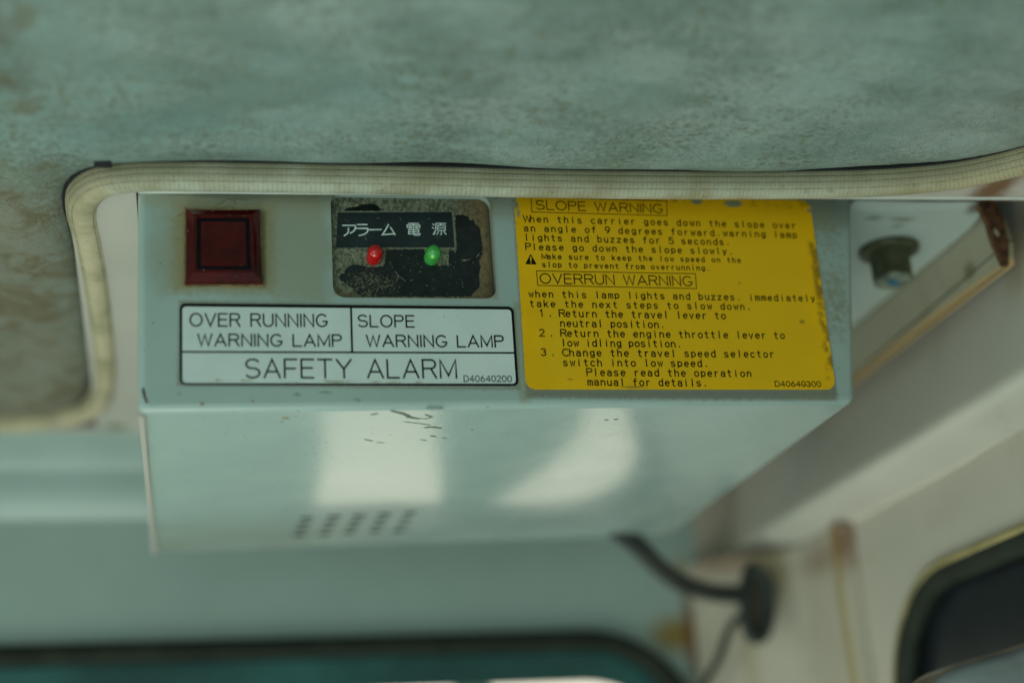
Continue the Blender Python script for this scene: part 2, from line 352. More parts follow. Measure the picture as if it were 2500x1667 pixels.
def mk_red_cap():
    t = NT("deep_red_plastic", 0.09); n = t.noise(150, 4); x = t.xyz()
    c = t.mix(t.ramp(n, 0.3, 0.7), (0.042, 0.002, 0.002), (0.078, 0.003, 0.003))
    c = t.mix(t.ramp(t.noise(1100, 2, 0.5), 0.735, 0.76), c, (0.45, 0.40, 0.38))
    t.color(c); t.b.inputs["Coat Weight"].default_value = 0.25; t.b.inputs["Specular IOR Level"].default_value = 0.2; t.bump(t.noise(500, 2), 0.05, 0.0002); return t.m
def mk_glass(name, col, gloss=0.12, rough=0.03):
    m = bpy.data.materials.new(name); m.use_nodes = True; nt = m.node_tree; nt.nodes.remove(nt.nodes["Principled BSDF"])
    a = nt.nodes.new("ShaderNodeBsdfTransparent"); a.inputs[0].default_value = (*col, 1); g = nt.nodes.new("ShaderNodeBsdfGlossy"); g.inputs["Roughness"].default_value = rough
    mx = nt.nodes.new("ShaderNodeMixShader"); mx.inputs[0].default_value = gloss
    nt.links.new(a.outputs[0], mx.inputs[1]); nt.links.new(g.outputs[0], mx.inputs[2]); nt.links.new(mx.outputs[0], nt.nodes["Material Output"].inputs[0]); return m
def mk_emit(name, col, s):
    m = bpy.data.materials.new(name); m.use_nodes = True; b = m.node_tree.nodes["Principled BSDF"]; b.inputs["Base Color"].default_value = (0, 0, 0, 1)
    b.inputs["Emission Color"].default_value = (*col, 1); b.inputs["Emission Strength"].default_value = s; return m
RUST = (0.16, 0.055, 0.012); DRUST = (0.055, 0.02, 0.008); OCHRE = (0.30, 0.20, 0.06)
pR = onX(1735, 1375, 0.30)
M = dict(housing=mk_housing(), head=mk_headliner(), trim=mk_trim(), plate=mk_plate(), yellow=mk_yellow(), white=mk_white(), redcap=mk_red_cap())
M['ink'] = plain("black_ink", (0.003, 0.004, 0.006), 0.5, 0.3, 400, Specular_IOR_Level=0.12)
M['inkyellow'] = plain("black_ink_on_yellow", (0.006, 0.007, 0.002), 0.5, 0.4, 300, Specular_IOR_Level=0.12)
M['whiteink'] = plain("white_ink", (0.66, 0.72, 0.69), 0.5, 0.2, 500)
M['black'] = plain("black_rubber", (0.022, 0.026, 0.025), 0.5, 0.3, 80)
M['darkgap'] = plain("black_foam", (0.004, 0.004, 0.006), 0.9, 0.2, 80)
_t = NT("navy_label_tape", 0.35); _c = _t.mix(_t.ramp(_t.noise(50, 3), 0.3, 0.7), (0.007, 0.014, 0.018), (0.014, 0.026, 0.030))
_c = _t.mix(_t.math('MULTIPLY', _t.ramp(_t.noise(420, 5, 0.75, dist=1.0), 0.60, 0.70), 0.45), _c, (0.22, 0.22, 0.16)); _t.color(_c); M['tape'] = _t.m
M['tapeedge'] = plain("grubby_tape_edge", (0.20, 0.20, 0.14), 0.7, 0.35, 600)
M['ledred'] = mk_lens("red_diode_plastic", (0.85, 0.004, 0.004), 0.45, 0.04)
M['ledgreen'] = mk_lens("green_diode_plastic", (0.10, 0.62, 0.12), 0.5, 0.04)
M['bezel'] = plain("dirty_ivory_gasket", (0.22, 0.14, 0.06), 0.6, 0.4, 500)
M['chip'] = mk_emit("lit_diode_die", (0.9, 0.8, 0.02), 1.1)
M['sheet'] = mk_paint("beige_roof_paint", (0.50, 0.43, 0.38), 0.30, [((0, 1), (onZ(2425, 462, 0.075).x, onZ(2425, 462, 0.075).y), (0.006, 0.016), 0.004, RUST, 0.9),
      ((0, 1), (onZ(2490, 486, 0.075).x, -0.02), (0.010, 0.004), 0.003, RUST, 0.85), ((0, 1), (-0.021, 0.262), (0.006, 0.006), 0.004, (0.14, 0.15, 0.07), 0.8)], dirt=0.12)
M['lipbead'] = plain('pale_sheet_lip', (0.56, 0.58, 0.54), 0.22, 0.06, 60)
M['backwall'] = mk_paint("teal_grey_cab_paint", (0.315, 0.385, 0.355), 0.32, [((0, 2), (0.274, -0.026), (0.013, 0.009), 0.006, (0.24, 0.15, 0.03), 0.95),
      ((0, 2), (0.283, -0.026), (0.004, 0.022), 0.003, RUST, 0.85), ((0, 2), (0.2815, 0.008), (0.0035, 0.008), 0.004, OCHRE, 0.7)], dirt=0.10)
M['rail'] = mk_paint("beige_rail_paint", (0.53, 0.475, 0.415), 0.42, [((1, 2), (-0.002, 0.080), (0.010, 0.010), 0.006, RUST, 0.6), ((1, 2), (0.012, 0.068), (0.008, 0.014), 0.006, OCHRE, 0.45)], dirt=0.3)
M['side'] = mk_paint("beige_side_paint", (0.46, 0.405, 0.34), 0.35, [], dirt=0.25)
M['pillar'] = mk_paint("beige_pillar_paint", (0.45, 0.385, 0.31), 0.35, [((1, 2), (0.199, 0.0), (0.007, 0.014), 0.005, RUST, 0.95), ((1, 2), (0.2, -0.05), (0.0035, 0.08), 0.002, OCHRE, 0.8),
      ((1, 2), (0.225, -0.003), (0.02, 0.007), 0.006, RUST, 0.5), ((1, 2), (0.285, 0.008), (0.02, 0.006), 0.006, RUST, 0.65), ((1, 2), (0.262, 0.0), (0.006, 0.014), 0.006, OCHRE, 0.6), ((1, 2), (0.276, -0.05), (0.004, 0.05), 0.005, OCHRE, 0.4)], dirt=0.3)
M['bracket'] = mk_paint("pale_bracket_paint", (0.46, 0.50, 0.465), 0.35, [((0, 1), (0.3045, 0.002), (0.0040, 0.006), 0.0025, DRUST, 0.8), ((0, 1), (0.2676, 0.016), (0.003, 0.002), 0.0015, (0.16, 0.19, 0.12), 0.8),
      ((0, 1), (0.2795, 0.016), (0.004, 0.0015), 0.0015, (0.20, 0.19, 0.10), 0.8), ((0, 1), (0.2806, 0.022), (0.0025, 0.002), 0.0015, (0.22, 0.21, 0.13), 0.6)], dirt=0.05)
M['lip'] = mk_paint("browned_bracket_lip", (0.40, 0.35, 0.26), 0.4, [((1, 2), (0.030, 0.070), (0.004, 0.003), 0.002, (0.16, 0.13, 0.05), 0.8), ((1, 2), (0.004, 0.07), (0.004, 0.02), 0.003, OCHRE, 0.5),
      ((1, 2), (0.08, 0.062), (0.1, 0.0026), 0.001, (0.62, 0.38, 0.17), 0.9)], dirt=0.35)
_t = NT("rusted_steel", 0.8); _c = _t.mix(_t.ramp(_t.noise(260, 5, 0.7), 0.35, 0.65), (0.028, 0.010, 0.004), (0.15, 0.055, 0.014)); _t.color(_c); _t.bump(_t.noise(700, 3), 0.6, 0.0006); M['rusty'] = _t.m
M['bolt'] = plain("olive_plated_steel", (0.085, 0.085, 0.048), 0.35, 0.3, 200, Metallic=0.3)
M['boltend'] = plain("bare_bolt_end", (0.30, 0.32, 0.25), 0.3, 0.5, 220, Metallic=0.5)
M['bluepaint'] = plain("blue_torque_mark", (0.005, 0.13, 0.22), 0.4, 0.3, 300)
M['seal'] = plain("dark_rubber_seal", (0.018, 0.021, 0.015), 0.7, 0.25, 60, Specular_IOR_Level=0.2)
M['sealbrown'] = plain("ochre_sealant", (0.30, 0.23, 0.10), 0.6, 0.3, 60)
M['glass'] = mk_glass("clear_glass", (0.95, 0.97, 0.95), 0.04)
M['tint'] = plain("teal_tinted_band", (0.022, 0.085, 0.080), 0.25, 0.35, 18)
M['darkglass'] = plain("dark_navy_glass", (0.008, 0.011, 0.014), 0.35, 0.5, 12, Specular_IOR_Level=0.35)
M['outpost'] = plain("teal_outer_frame", (0.20, 0.33, 0.29), 0.4, 0.1, 20)
M['outpanel'] = plain("outer_grey_panel", (0.46, 0.50, 0.45), 0.5, 0.1, 20)
M['sky'] = mk_emit("bright_hazy_sky", (1.0, 0.91, 0.75), 1.6)
M['mirror'] = plain("pale_grey_gloss", (0.30, 0.31, 0.32), 0.12, 0.25, 30)
M['mirrorrim'] = plain("brown_rim", (0.14, 0.10, 0.07), 0.25, 0.4, 50)
M['roof'] = plain("dark_roof_void", (0.03, 0.03, 0.03), 0.8)
M['scuff'] = plain("dark_scuff", (0.10, 0.12, 0.095), 0.7, 0.5, 900)

# ------------------------------------------------------------------ stroke lettering
def A(cx, cy, rx, ry, a0, a1, n=None):
    n = n or max(3, int(abs(a1 - a0) / 18)); return [(cx + rx * math.cos(math.radians(a0 + (a1 - a0) * i / n)), cy + ry * math.sin(math.radians(a0 + (a1 - a0) * i / n))) for i in range(n + 1)]
G = {  # (advance width without gap, strokes); cap height 1
 'A': (.80, [[(0, 0), (.40, 1), (.80, 0)], [(.13, .33), (.67, .33)]]),
 'C': (.74, [A(.40, .5, .40, .5, 42, 318)]),
 'D': (.68, [[(0, 0), (0, 1), (.28, 1)] + A(.28, .5, .40, .5, 80, -80) + [(.28, 0), (0, 0)]]),
 'E': (.62, [[(.62, 1), (0, 1), (0, 0), (.62, 0)], [(0, .53), (.56, .53)]]),
 'F': (.62, [[(.62, 1), (0, 1), (0, 0)], [(0, .50), (.54, .50)]]),
 'G': (.80, [A(.42, .5, .42, .5, 45, 330) + [(.80, .42), (.50, .42)]]),
 'I': (.02, [[(.01, 0), (.01, 1)]]),
 'L': (.60, [[(0, 1), (0, 0), (.60, 0)]]),
 'M': (.84, [[(0, 0), (0, 1), (.42, .12), (.84, 1), (.84, 0)]]),
 'N': (.70, [[(0, 0), (0, 1), (.70, 0), (.70, 1)]]),
 'O': (.88, [A(.44, .5, .44, .5, 90, 450, 24)]),
 'P': (.66, [[(0, 0), (0, 1), (.42, 1)] + A(.42, .76, .24, .24, 80, -80) + [(.42, .52), (0, .52)]]),
 'R': (.70, [[(0, 0), (0, 1), (.44, 1)] + A(.44, .76, .24, .24, 80, -80) + [(.44, .52), (0, .52)], [(.42, .52), (.70, 0)]]),
 'S': (.70, [A(.35, .75, .33, .25, 30, 262) + A(.35, .26, .35, .26, 85, -150)]),
 'T': (.72, [[(0, 1), (.72, 1)], [(.36, 1), (.36, 0)]]),
 'U': (.70, [[(0, 1), (0, .35)] + A(.35, .35, .35, .35, 190, 350) + [(.70, .35), (.70, 1)]]),
 'V': (.76, [[(0, 1), (.38, 0), (.76, 1)]]),
 'W': (1.0, [[(0, 1), (.25, 0), (.50, .95), (.75, 0), (1.0, 1)]]),
 'Y': (.76, [[(0, 1), (.38, .48), (.76, 1)], [(.38, .48), (.38, 0)]]),
 'a': (.5, [A(.25, .50, .22, .19, 160, 10) + [(.48, .42), (.48, 0)], A(.24, .20, .23, .20, 60, 310) + [(.48, .12)]]),
 'b': (.5, [[(.02, 1), (.02, 0)], A(.26, .34, .24, .34, 170, -170)]),
 'c': (.5, [A(.27, .34, .26, .34, 45, 315)]),
 'd': (.5, [[(.50, 1), (.50, 0)], A(.26, .34, .24, .34, 10, 350)]),
 'e': (.52, [[(.02, .36), (.50, .36)] + A(.26, .34, .25, .34, 10, 310)]),
 'f': (.42, [A(.32, .80, .16, .20, 70, 180) + [(.16, .78), (.16, 0)], [(0, .64), (.38, .64)]]),
 'g': (.5, [A(.25, .38, .24, .30, 10, 350), [(.49, .68), (.49, -.02)] + A(.26, -.02, .23, .16, -10, -150)]),
 'h': (.5, [[(.02, 1), (.02, 0)], [(.02, .42)] + A(.26, .42, .22, .26, 160, 0) + [(.48, 0)]]),
 'i': (.06, [[(.03, .68), (.03, 0)], [(.03, .90), (.03, .93)]]),
 'k': (.48, [[(.02, 1), (.02, 0)], [(.44, .68), (.02, .26)], [(.17, .42), (.48, 0)]]),
 'l': (.06, [[(.03, 1), (.03, 0)]]),
 'm': (.56, [[(0, .68), (0, 0)], [(0, .48)] + A(.14, .50, .14, .18, 160, 0) + [(.28, 0)], [(.28, .48)] + A(.42, .50, .14, .18, 160, 0) + [(.56, 0)]]),
 'n': (.5, [[(.02, .68), (.02, 0)], [(.02, .42)] + A(.26, .42, .22, .26, 160, 0) + [(.48, 0)]]),
 'o': (.52, [A(.26, .34, .26, .34, 90, 450, 16)]),
 'p': (.5, [[(.02, .68), (.02, -.16)], A(.26, .36, .24, .32, 170, -170)]),
 'r': (.40, [[(.04, .68), (.04, 0)], [(.04, .36)] + A(.28, .36, .24, .30, 160, 70)]),
 's': (.46, [A(.23, .51, .21, .17, 25, 260) + A(.23, .17, .23, .17, 80, -155)]),
 't': (.42, [[(.16, .92), (.16, .20)] + A(.32, .18, .16, .18, 190, 285), [(0, .66), (.38, .66)]]),
 'u': (.5, [[(.02, .68), (.02, .26)] + A(.25, .24, .23, .24, 190, 345) + [(.48, .26)], [(.48, .68), (.48, 0)]]),
 'v': (.48, [[(0, .68), (.24, 0), (.48, .68)]]),
 'w': (.58, [[(0, .68), (.15, 0), (.29, .60), (.43, 0), (.58, .68)]]),
 'x': (.46, [[(0, .68), (.46, 0)], [(.46, .68), (0, 0)]]),
 'y': (.48, [[(0, .68), (.24, .05)], [(.48, .68), (.20, -.10), (.08, -.16)]]),
 'z': (.44, [[(0, .66), (.44, .66), (0, .01), (.44, .01)]]),
 '.': (.08, [[(.04, .02), (.04, .12)]]),
 '0': (.60, [A(.30, .5, .30, .5, 90, 450, 20)]),
 '1': (.30, [[(.05, .78), (.25, 1), (.25, 0)]]),
 '2': (.60, [A(.29, .72, .28, .28, 160, -35) + [(0, 0), (.60, 0)]]),
 '3': (.60, [A(.28, .76, .26, .24, 150, -75) + A(.28, .27, .30, .27, 75, -150)]),
 '4': (.62, [[(.46, 0), (.46, 1), (0, .30), (.62, .30)]]),
 '5': (.60, [[(.54, 1), (.10, 1), (.05, .55)] + A(.28, .33, .31, .33, 130, -145)]),
 '6': (.60, [A(.30, .30, .29, .30, 110, 470), [(.03, .38), (.14, .72), (.38, 1)]]),
 '9': (.60, [A(.30, .70, .29, .30, 110, 470), [(.58, .62), (.46, .28), (.22, 0)]]),
}
def ribbon(bm, pts, w, f, k):
    """flat stroke with rounded ends; f maps (a,b,k) to a point in the plane, w = half width in the same units"""
    P = [Vector(p) for p in pts]; Q = [P[0]]
    for p in P[1:]:
        if (p - Q[-1]).length > w * 0.25: Q.append(p)
    if len(Q) < 2: Q = [Q[0], Q[0] + Vector((w * 0.2, 0))]
    closed = (Q[0] - Q[-1]).length < w * 0.3 and len(Q) > 4
    if closed: Q.pop()
    n = len(Q); Lf, Rt = [], []
    for i in range(n):
        a = Q[i] - Q[i - 1] if (i or closed) else Q[1] - Q[0]
        b = Q[(i + 1) % n] - Q[i] if (i < n - 1 or closed) else Q[-1] - Q[-2]
        a.normalize(); b.normalize(); na, nb = Vector((-a.y, a.x)), Vector((-b.y, b.x)); mtr = na + nb
        if mtr.length < 0.3: mtr = na
        mtr.normalize(); s = w / max(0.45, mtr.dot(na)); Lf.append(Q[i] + mtr * s); Rt.append(Q[i] - mtr * s)
    vl = [bm.verts.new(f(p.x, p.y, k)) for p in Lf]; vr = [bm.verts.new(f(p.x, p.y, k)) for p in Rt]
    for i in range(n if closed else n - 1):
        j = (i + 1) % n; bm.faces.new((vl[i], vl[j], vr[j], vr[i]))
    if not closed:
        for c, l, r, d in ((Q[0], vl[0], vr[0], (Q[0] - Q[1]).normalized()), (Q[-1], vr[-1], vl[-1], (Q[-1] - Q[-2]).normalized())):
            e = Vector((-d.y, d.x)); arc = [bm.verts.new(f(*(c + (d * math.sin(t) + e * math.cos(t) * (-1)) * w), k)) for t in (0.7, 1.57, 2.44)]
            try: bm.faces.new([l] + arc + [r])
            except ValueError: pass
def text(name, s, p0, p1, h, m, parent, Y, mono=False, hw=0.05, gap=0.26, space=0.62, only=None):
    """lettering on the face plane: baseline from p0 to p1, cap height h (metres), Y = plane"""
    d = (p1 - p0); L = math.hypot(d.x, d.z); ux, uz = d.x / L, d.z / L
    items = []; x = 0
    if mono:
        pit = 1.0; gw = 0.62
        for i, ch in enumerate(s): items.append((ch, i * pit, gw)); x = i * pit
        n = len(s); fac = L / ((n - 1) + gw)
        def place(ch, x0):
            w = G[ch][0]; sc = min(1.0, 1.0); full = {'i': .06, 'l': .06, '.': .05}
            off = (0.52 * h - w * h) / 2 if ch in 'il.1ftr' else 0
            return x0 * fac + max(0, off), h * (1.10 if ch not in 'mwW' else 1.10)
    else:
        tot = 0
        for i, ch in enumerate(s):
            if ch == ' ': tot += space; continue
            items.append((ch, tot, 0)); tot += G[ch][0] + gap
        tot -= gap; fac = L / tot
        def place(ch, x0): return x0 * fac, fac
    bm = bmesh.new(); k = 0
    for ch, x0, _ in items:
        if ch == ' ': continue
        ox, sx = place(ch, x0)
        for st in G[ch][1]:
            pts = [(ox + a * sx, b * h) for a, b in st]; k = (k + 1) % 9
            ribbon(bm, pts, hw * h, lambda a, b, kk: Vector((p0.x + ux * a - uz * b, Y - kk * 3e-6, p0.z + uz * a + ux * b)), k)
    return bm_link(name, bm, m, parent)
def strokes(name, lst, hw, f, m, parent):
    bm = bmesh.new()
    for k, st in enumerate(lst): ribbon(bm, st, hw, f, k % 9)
    return bm_link(name, bm, m, parent)

# ================================================================== SETTING
ZS = 0.075        # painted roof sheet
ZT = 0.079        # centre line of the trim
tp = [onZ(-900, 1040, ZT), onZ(-300, 1034, ZT), onZ(0, 1028, ZT), onZ(120, 1018, ZT), onZ(195, 1003, ZT), onZ(240, 975, ZT), onZ(258, 925, ZT), onZ(258, 850, ZT), onZ(247, 750, ZT),
      onZ(233, 650, ZT), onZ(216, 560, ZT), onZ(205, 510, ZT), onZ(211, 468, ZT), onZ(250, 437, ZT), onZ(320, 425, ZT), onZ(420, 422, ZT), onZ(650, 425, ZT), onZ(1000, 432, ZT), onZ(1400, 441, ZT), onZ(1800, 444, ZT),
      onZ(2050, 441, ZT), onZ(2200, 434, ZT), onZ(2350, 417, ZT), onZ(2500, 383, ZT), onZ(2650, 335, ZT), onZ(2850, 250, ZT), onZ(3100, 130, ZT)]
path = smooth_path(tp, 0.002)
for p in path: p.z = ZT
prof = []
for i in range(40):
    a = 2 * math.pi * i / 40; r = 0.0061
    r -= 0.00035 * (math.exp(-((i / 40 - 0.575) / 0.012) ** 2) + math.exp(-((i / 40 - 0.645) / 0.012) ** 2) + math.exp(-((i / 40 - 0.87) / 0.012) ** 2) + math.exp(-((i / 40 - 0.52) / 0.012) ** 2))
    prof.append((-r * math.cos(a), r * math.sin(a)))
# sides: path runs from back-left to right-front; profile index 0.5..1 is the underside, seen from below
CS = -1.0
trim = sweep("edge_trim", path, prof, M['trim'])
gap_line = sweep("core_strip", [Vector((p.x, p.y, ZT + 0.0013)) for p in path], [(a - 0.0064 * CS, b) for a, b in circ(0.00065, 8)], M['darkgap'], trim)  # black strip stands in for the shade in the gap above the trim
tag(trim, "ribbed cream vinyl trim bead bordering the stained headliner", "trim")

# headliner: padded sheet tucked behind the trim
XY = np.array([(p.x, p.y) for p in path[::2]])
cut = [tuple(q) for q in XY] + [(1.2, -0.35), (1.2, 1.0), (-1.2, 1.0)]
cutn = np.array(cut)
def inside(X, Yv):
    res = np.zeros(X.shape, bool); n = len(cutn); j = n - 1
    for i in range(n):
        xi, yi = cutn[i]; xj, yj = cutn[j]
        with np.errstate(divide='ignore', invalid='ignore'):
            c = ((yi > Yv) != (yj > Yv)) & (X < (xj - xi) * (Yv - yi) / ((yj - yi) if yj != yi else 1e-12) + xi)
        res ^= c; j = i
    return res
gx = np.arange(-0.42, 0.62, 0.0025); gy = np.arange(-0.70, 0.40, 0.0025)
GX, GY = np.meshgrid(gx, gy, indexing='ij'); ins = inside(GX, GY)
D = np.full(GX.shape, 9.0)
for a, b in [(p.x, p.y) for p in path if -0.5 < p.x < 0.7]: D = np.minimum(D, (GX - a) ** 2 + (GY - b) ** 2)
D = np.sqrt(D)
ZZ = 0.0781 + 0.0056 * np.exp(-np.maximum(D - 0.0052, 0) / 0.0024) - 0.0012 * np.exp(-((D - 0.022) / 0.010) ** 2)
ZZ += 0.0006 * np.sin(GX * 37 + 1.3) * np.sin(GY * 51) + 0.0004 * np.sin(GX * 90 + GY * 40)
ZZ += np.maximum(0, D - 0.05) * 0.03
keep = (~ins) | (D < 0.0035)
idx = -np.ones(GX.shape, int); used = np.argwhere(keep); idx[keep] = np.arange(len(used))
verts = np.stack([GX[keep], GY[keep], ZZ[keep]], 1)
q = (keep[:-1, :-1] & keep[1:, :-1] & keep[1:, 1:] & keep[:-1, 1:]); ii, jj = np.nonzero(q)
faces = np.stack([idx[ii, jj], idx[ii, jj + 1], idx[ii + 1, jj + 1], idx[ii + 1, jj]], 1)
me = bpy.data.meshes.new("headliner"); me.from_pydata(verts.tolist(), [], faces.tolist()); me.update()
hl = link("headliner", me, M['head'], smooth=4)
tag(hl, "grey vinyl padded headliner stained with brown mildew, above the alarm box", "headliner")
ft = bmesh.new(); p = onZ(232, 397, ZT - 0.0035); box(ft, p.x - 0.0006, p.x + 0.0048, p.y + 0.0006, p.y + 0.006, ZT - 0.0022, ZT + 0.004)
tag(bm_link("foam_tab", ft, M['darkgap']), "small black foam tab peeking out above the left bend of the trim", "tab")

# roof sheet with the opening the box hangs through
eL, eR = onZ(337, 471, ZS), onZ(2380, 486, ZS)
def edgeY(x): return eL.y + (eR.y - eL.y) * (x - eL.x) / (eR.x - eL.x)
bm = bmesh.new()
ctr = [(p.x, p.y) for p in path[::6] if -0.0262 < p.x < 0.46 and p.y < 0.02]        # sheet edge runs hidden above the middle of the trim
outer = [(-0.60, 0.288), (-0.60, 0.268), (-0.030, 0.266), (-0.0285, 0.20), (-0.0255, 0.03)] + ctr + [(0.50, -0.20), (0.50, edgeY(0.32)), (0.34, edgeY(0.32)), (-0.0033, edgeY(0)), (-0.0033, 0.288)]
ext_poly(bm, [outer], lambda a, b: Vector((a, b, ZS)), lambda a, b: Vector((a, b, ZS + 0.0012)))
tag(bm_link("roof_sheet", bm, M['sheet']), kind='structure')
pb_ = [Vector((x, edgeY(x) - 0.0007, ZS + 0.0004)) for x in np.linspace(-0.0026, 0.335, 12)]
tag(sweep("roof_sheet_lip", pb_, circ(0.0009, 10), M['lipbead'], smooth=4), kind='structure')
bm = bmesh.new(); box(bm, -1.0, 1.0, -1.4, 0.60, 0.16, 0.17); tag(bm_link("roof", bm, M['roof']), kind='structure')
bm = bmesh.new(); box(bm, -0.0033, 0.315, 0.2952, 0.2962, 0.07, 0.15); tag(bm_link("roof_liner_panel", bm, M['roof']), kind='structure')

# back wall: profile along X with pressed bands, then plate with the window opening
YW = 0.31
band = [(p.y, p.z) for p in smooth_path([(0, y, z) for y, z in ((0.270, 0.0748), (0.290, 0.0712), (0.2970, 0.0670), (0.2998, 0.0640), (0.3008, 0.0585), (0.3016, 0.0535), (0.3030, 0.0500), (0.3052, 0.0460), (0.3078, 0.0430), (YW, 0.040))], 0.0012)]
bm = bmesh.new(); prev = None
for y, z in band:
    cur = [bm.verts.new((x, y, z)) for x in (-0.6, 0.295)]
    if prev: bm.faces.new((prev[0], prev[1], cur[1], cur[0]))
    prev = cur
b_o = bm_link("wall_back_moulding", bm, M['backwall'], smooth=4)
b_o.data.flip_normals(); tag(b_o, kind='structure')
wo = [(-0.6, -0.45), (0.290, -0.45), (0.290, 0.0401), (-0.6, 0.0401)]
win = rrect(-0.50, -0.40, 0.2835, -0.0262, 0.062, 14)
bm = bmesh.new(); ext_poly(bm, [wo, win], lambda a, b: Vector((a, YW, b)), lambda a, b: Vector((a, YW + 0.012, b)))
tag(bm_link("wall_back", bm, M['backwall']), kind='structure')

bw = empty("rear_window", (-0.11, YW, -0.2), "rear cab window with dark rubber seal and teal shaded top, below the box", "window")
wp = [Vector((a, YW - 0.001, b)) for a, b in rrect(-0.498, -0.398, 0.2815, -0.0282, 0.060, 14)]
sweep("seal", wp, [(-0.0048, -0.005), (-0.005, 0.003), (-0.003, 0.006), (0.003, 0.006), (0.0052, 0.003), (0.0052, -0.005)], M['seal'], bw, closed=True, upv=Vector((0, -1, 0)))
inner = rrect(-0.494, -0.394, 0.2790, -0.0310, 0.058, 14)
bm = bmesh.new(); ext_poly(bm, [inner], lambda a, b: Vector((a, YW + 0.006, b)), lambda a, b: Vector((a, YW + 0.010, b)))
bm_link("glass", bm, M['glass'], bw)
# tinted band along the top and down the right side of the pane
clear = rrect(-0.47, -0.44, 0.2775, -0.0492, 0.056, 16)
clear = [c for c in clear if c[1] > -0.385]
clear = [(-0.47, -0.385)] + [c for c in clear if c[0] < -0.3 and c[1] > -0.385][::-1][:0] + [(0.2775, -0.385)] + [c for c in clear if c[0] > 0] + [(-0.47, -0.0492)]
bm = bmesh.new(); ext_poly(bm, [inner, clear], lambda a, b: Vector((a, YW + 0.0045, b)), lambda a, b: Vector((a, YW + 0.0055, b)))
bm_link("shade_band", bm, M['tint'], bw)
# outside: post-shaped blocker and panel added to shape the reflected window, pale sky beyond
bm = bmesh.new(); post_blocker = [(0.157, -0.040), (0.170, -0.040), (0.183, -0.058), (0.224, -0.094), (0.250, -0.13), (0.33, -0.45), (0.162, -0.45)]
ext_poly(bm, [post_blocker], lambda a, b: Vector((a, 0.335, b)), lambda a, b: Vector((a, 0.350, b)))
tag(bm_link("outer_post", bm, M['outpost']), "teal frame post standing just outside the rear window", "post")
bm = bmesh.new(); ext_poly(bm, [[(-0.6, -0.40), (0.084, -0.40), (0.0835, -0.04), (-0.6, -0.04)]], lambda a, b: Vector((a, 0.335, b)), lambda a, b: Vector((a, 0.345, b)))
tag(bm_link("outer_screen", bm, M['outpanel']), "grey panel standing outside behind the left of the rear window", "screen")
bm = bmesh.new(); box(bm, -2.5, 3.0, 1.6, 1.62, -2.6, 1.0); tag(bm_link("sky", bm, M['sky']), kind='structure')

# right-hand rail (pressed section running into the depth of the cab)
rp = [(0.3250, 0.0990), (0.3240, 0.080), (0.3222, 0.066), (0.3190, 0.051), (0.3155, 0.0375), (0.3128, 0.0285), (0.3108, 0.0225), (0.3100, 0.0190), (0.3112, 0.0158), (0.316, 0.0128), (0.324, 0.0098), (0.330, 0.0080)]
rp3 = smooth_path([(x, 0, z) for x, z in rp], 0.0015)
bm = bmesh.new(); prev = None
for p in rp3:
    cur = [bm.verts.new((p.x, y, p.z)) for y in (-0.7, 0.335)]
    if prev: bm.faces.new((prev[0], prev[1], cur[1], cur[0]))
    prev = cur
tag(bm_link("side_rail", bm, M['rail'], smooth=4), kind='structure')
bm = bmesh.new()
ext_poly(bm, [[(-0.7, -0.45), (0.33, -0.45), (0.33, 0.0079), (-0.7, 0.0079)], rrect(-0.50, -0.38, 0.1735, -0.0295, 0.062, 16)], lambda a, b: Vector((0.330, a, b)), lambda a, b: Vector((0.342, a, b)))
tag(bm_link("wall_right", bm, M['side']), kind='structure')
sw = empty("side_window", (0.33, -0.16, -0.2), "dark side window with blackened rubber seal at the lower right", "window")
sp = [Vector((0.3305, a, b)) for a, b in rrect(-0.498, -0.378, 0.1715, -0.0315, 0.060, 16)]
sweep("sealant_bead", [Vector((0.3295, a, b)) for a, b in rrect(-0.5005, -0.3805, 0.1742, -0.0288, 0.0625, 16)], circ(0.0030, 8), M['sealbrown'], sw, closed=True, upv=Vector((1, 0, 0)))
sweep("seal", sp, [(-0.005, -0.004), (-0.005, 0.002), (-0.003, 0.0035), (0.003, 0.0035), (0.006, 0.001), (0.006, -0.0045)], M['seal'], sw, closed=True, upv=Vector((-1, 0, 0)))
bm = bmesh.new(); ext_poly(bm, [rrect(-0.499, -0.379, 0.1725, -0.0305, 0.061, 16)], lambda a, b: Vector((0.336, a, b)), lambda a, b: Vector((0.340, a, b)))
bm_link("glass", bm, M['darkglass'], sw)

# corner pillar
pl = [(0.3298, 0.1935), (0.3235, 0.1945), (0.3215, 0.198), (0.3215, 0.203), (0.3255, 0.2045), (0.3255, 0.243), (0.3235, 0.250), (0.3165, 0.262), (0.308, 0.268), (0.302, 0.276), (0.292, 0.292), (0.2855, 0.3095), (0.285, 0.330), (0.3298, 0.330)]
bm = bmesh.new(); ext_poly(bm, [pl], lambda a, b: Vector((a, b, -0.45)), lambda a, b: Vector((a, b, 0.0078 + 0.10 * max(0, 0.325 - a))))
tag(bm_link("corner_pillar", bm, M['pillar'], smooth=0.7), kind='structure')
bm = bmesh.new(); box(bm, 0.2853, 0.345, 0.329, 0.331, -0.45, 0.16); tag(bm_link("wall_corner", bm, M['backwall']), kind='structure')
bm = bmesh.new(); box(bm, 0.2903, 0.360, 0.3105, 0.3285, 0.0079, 0.15); tag(bm_link("corner_gusset", bm, M['pillar']), kind='structure')

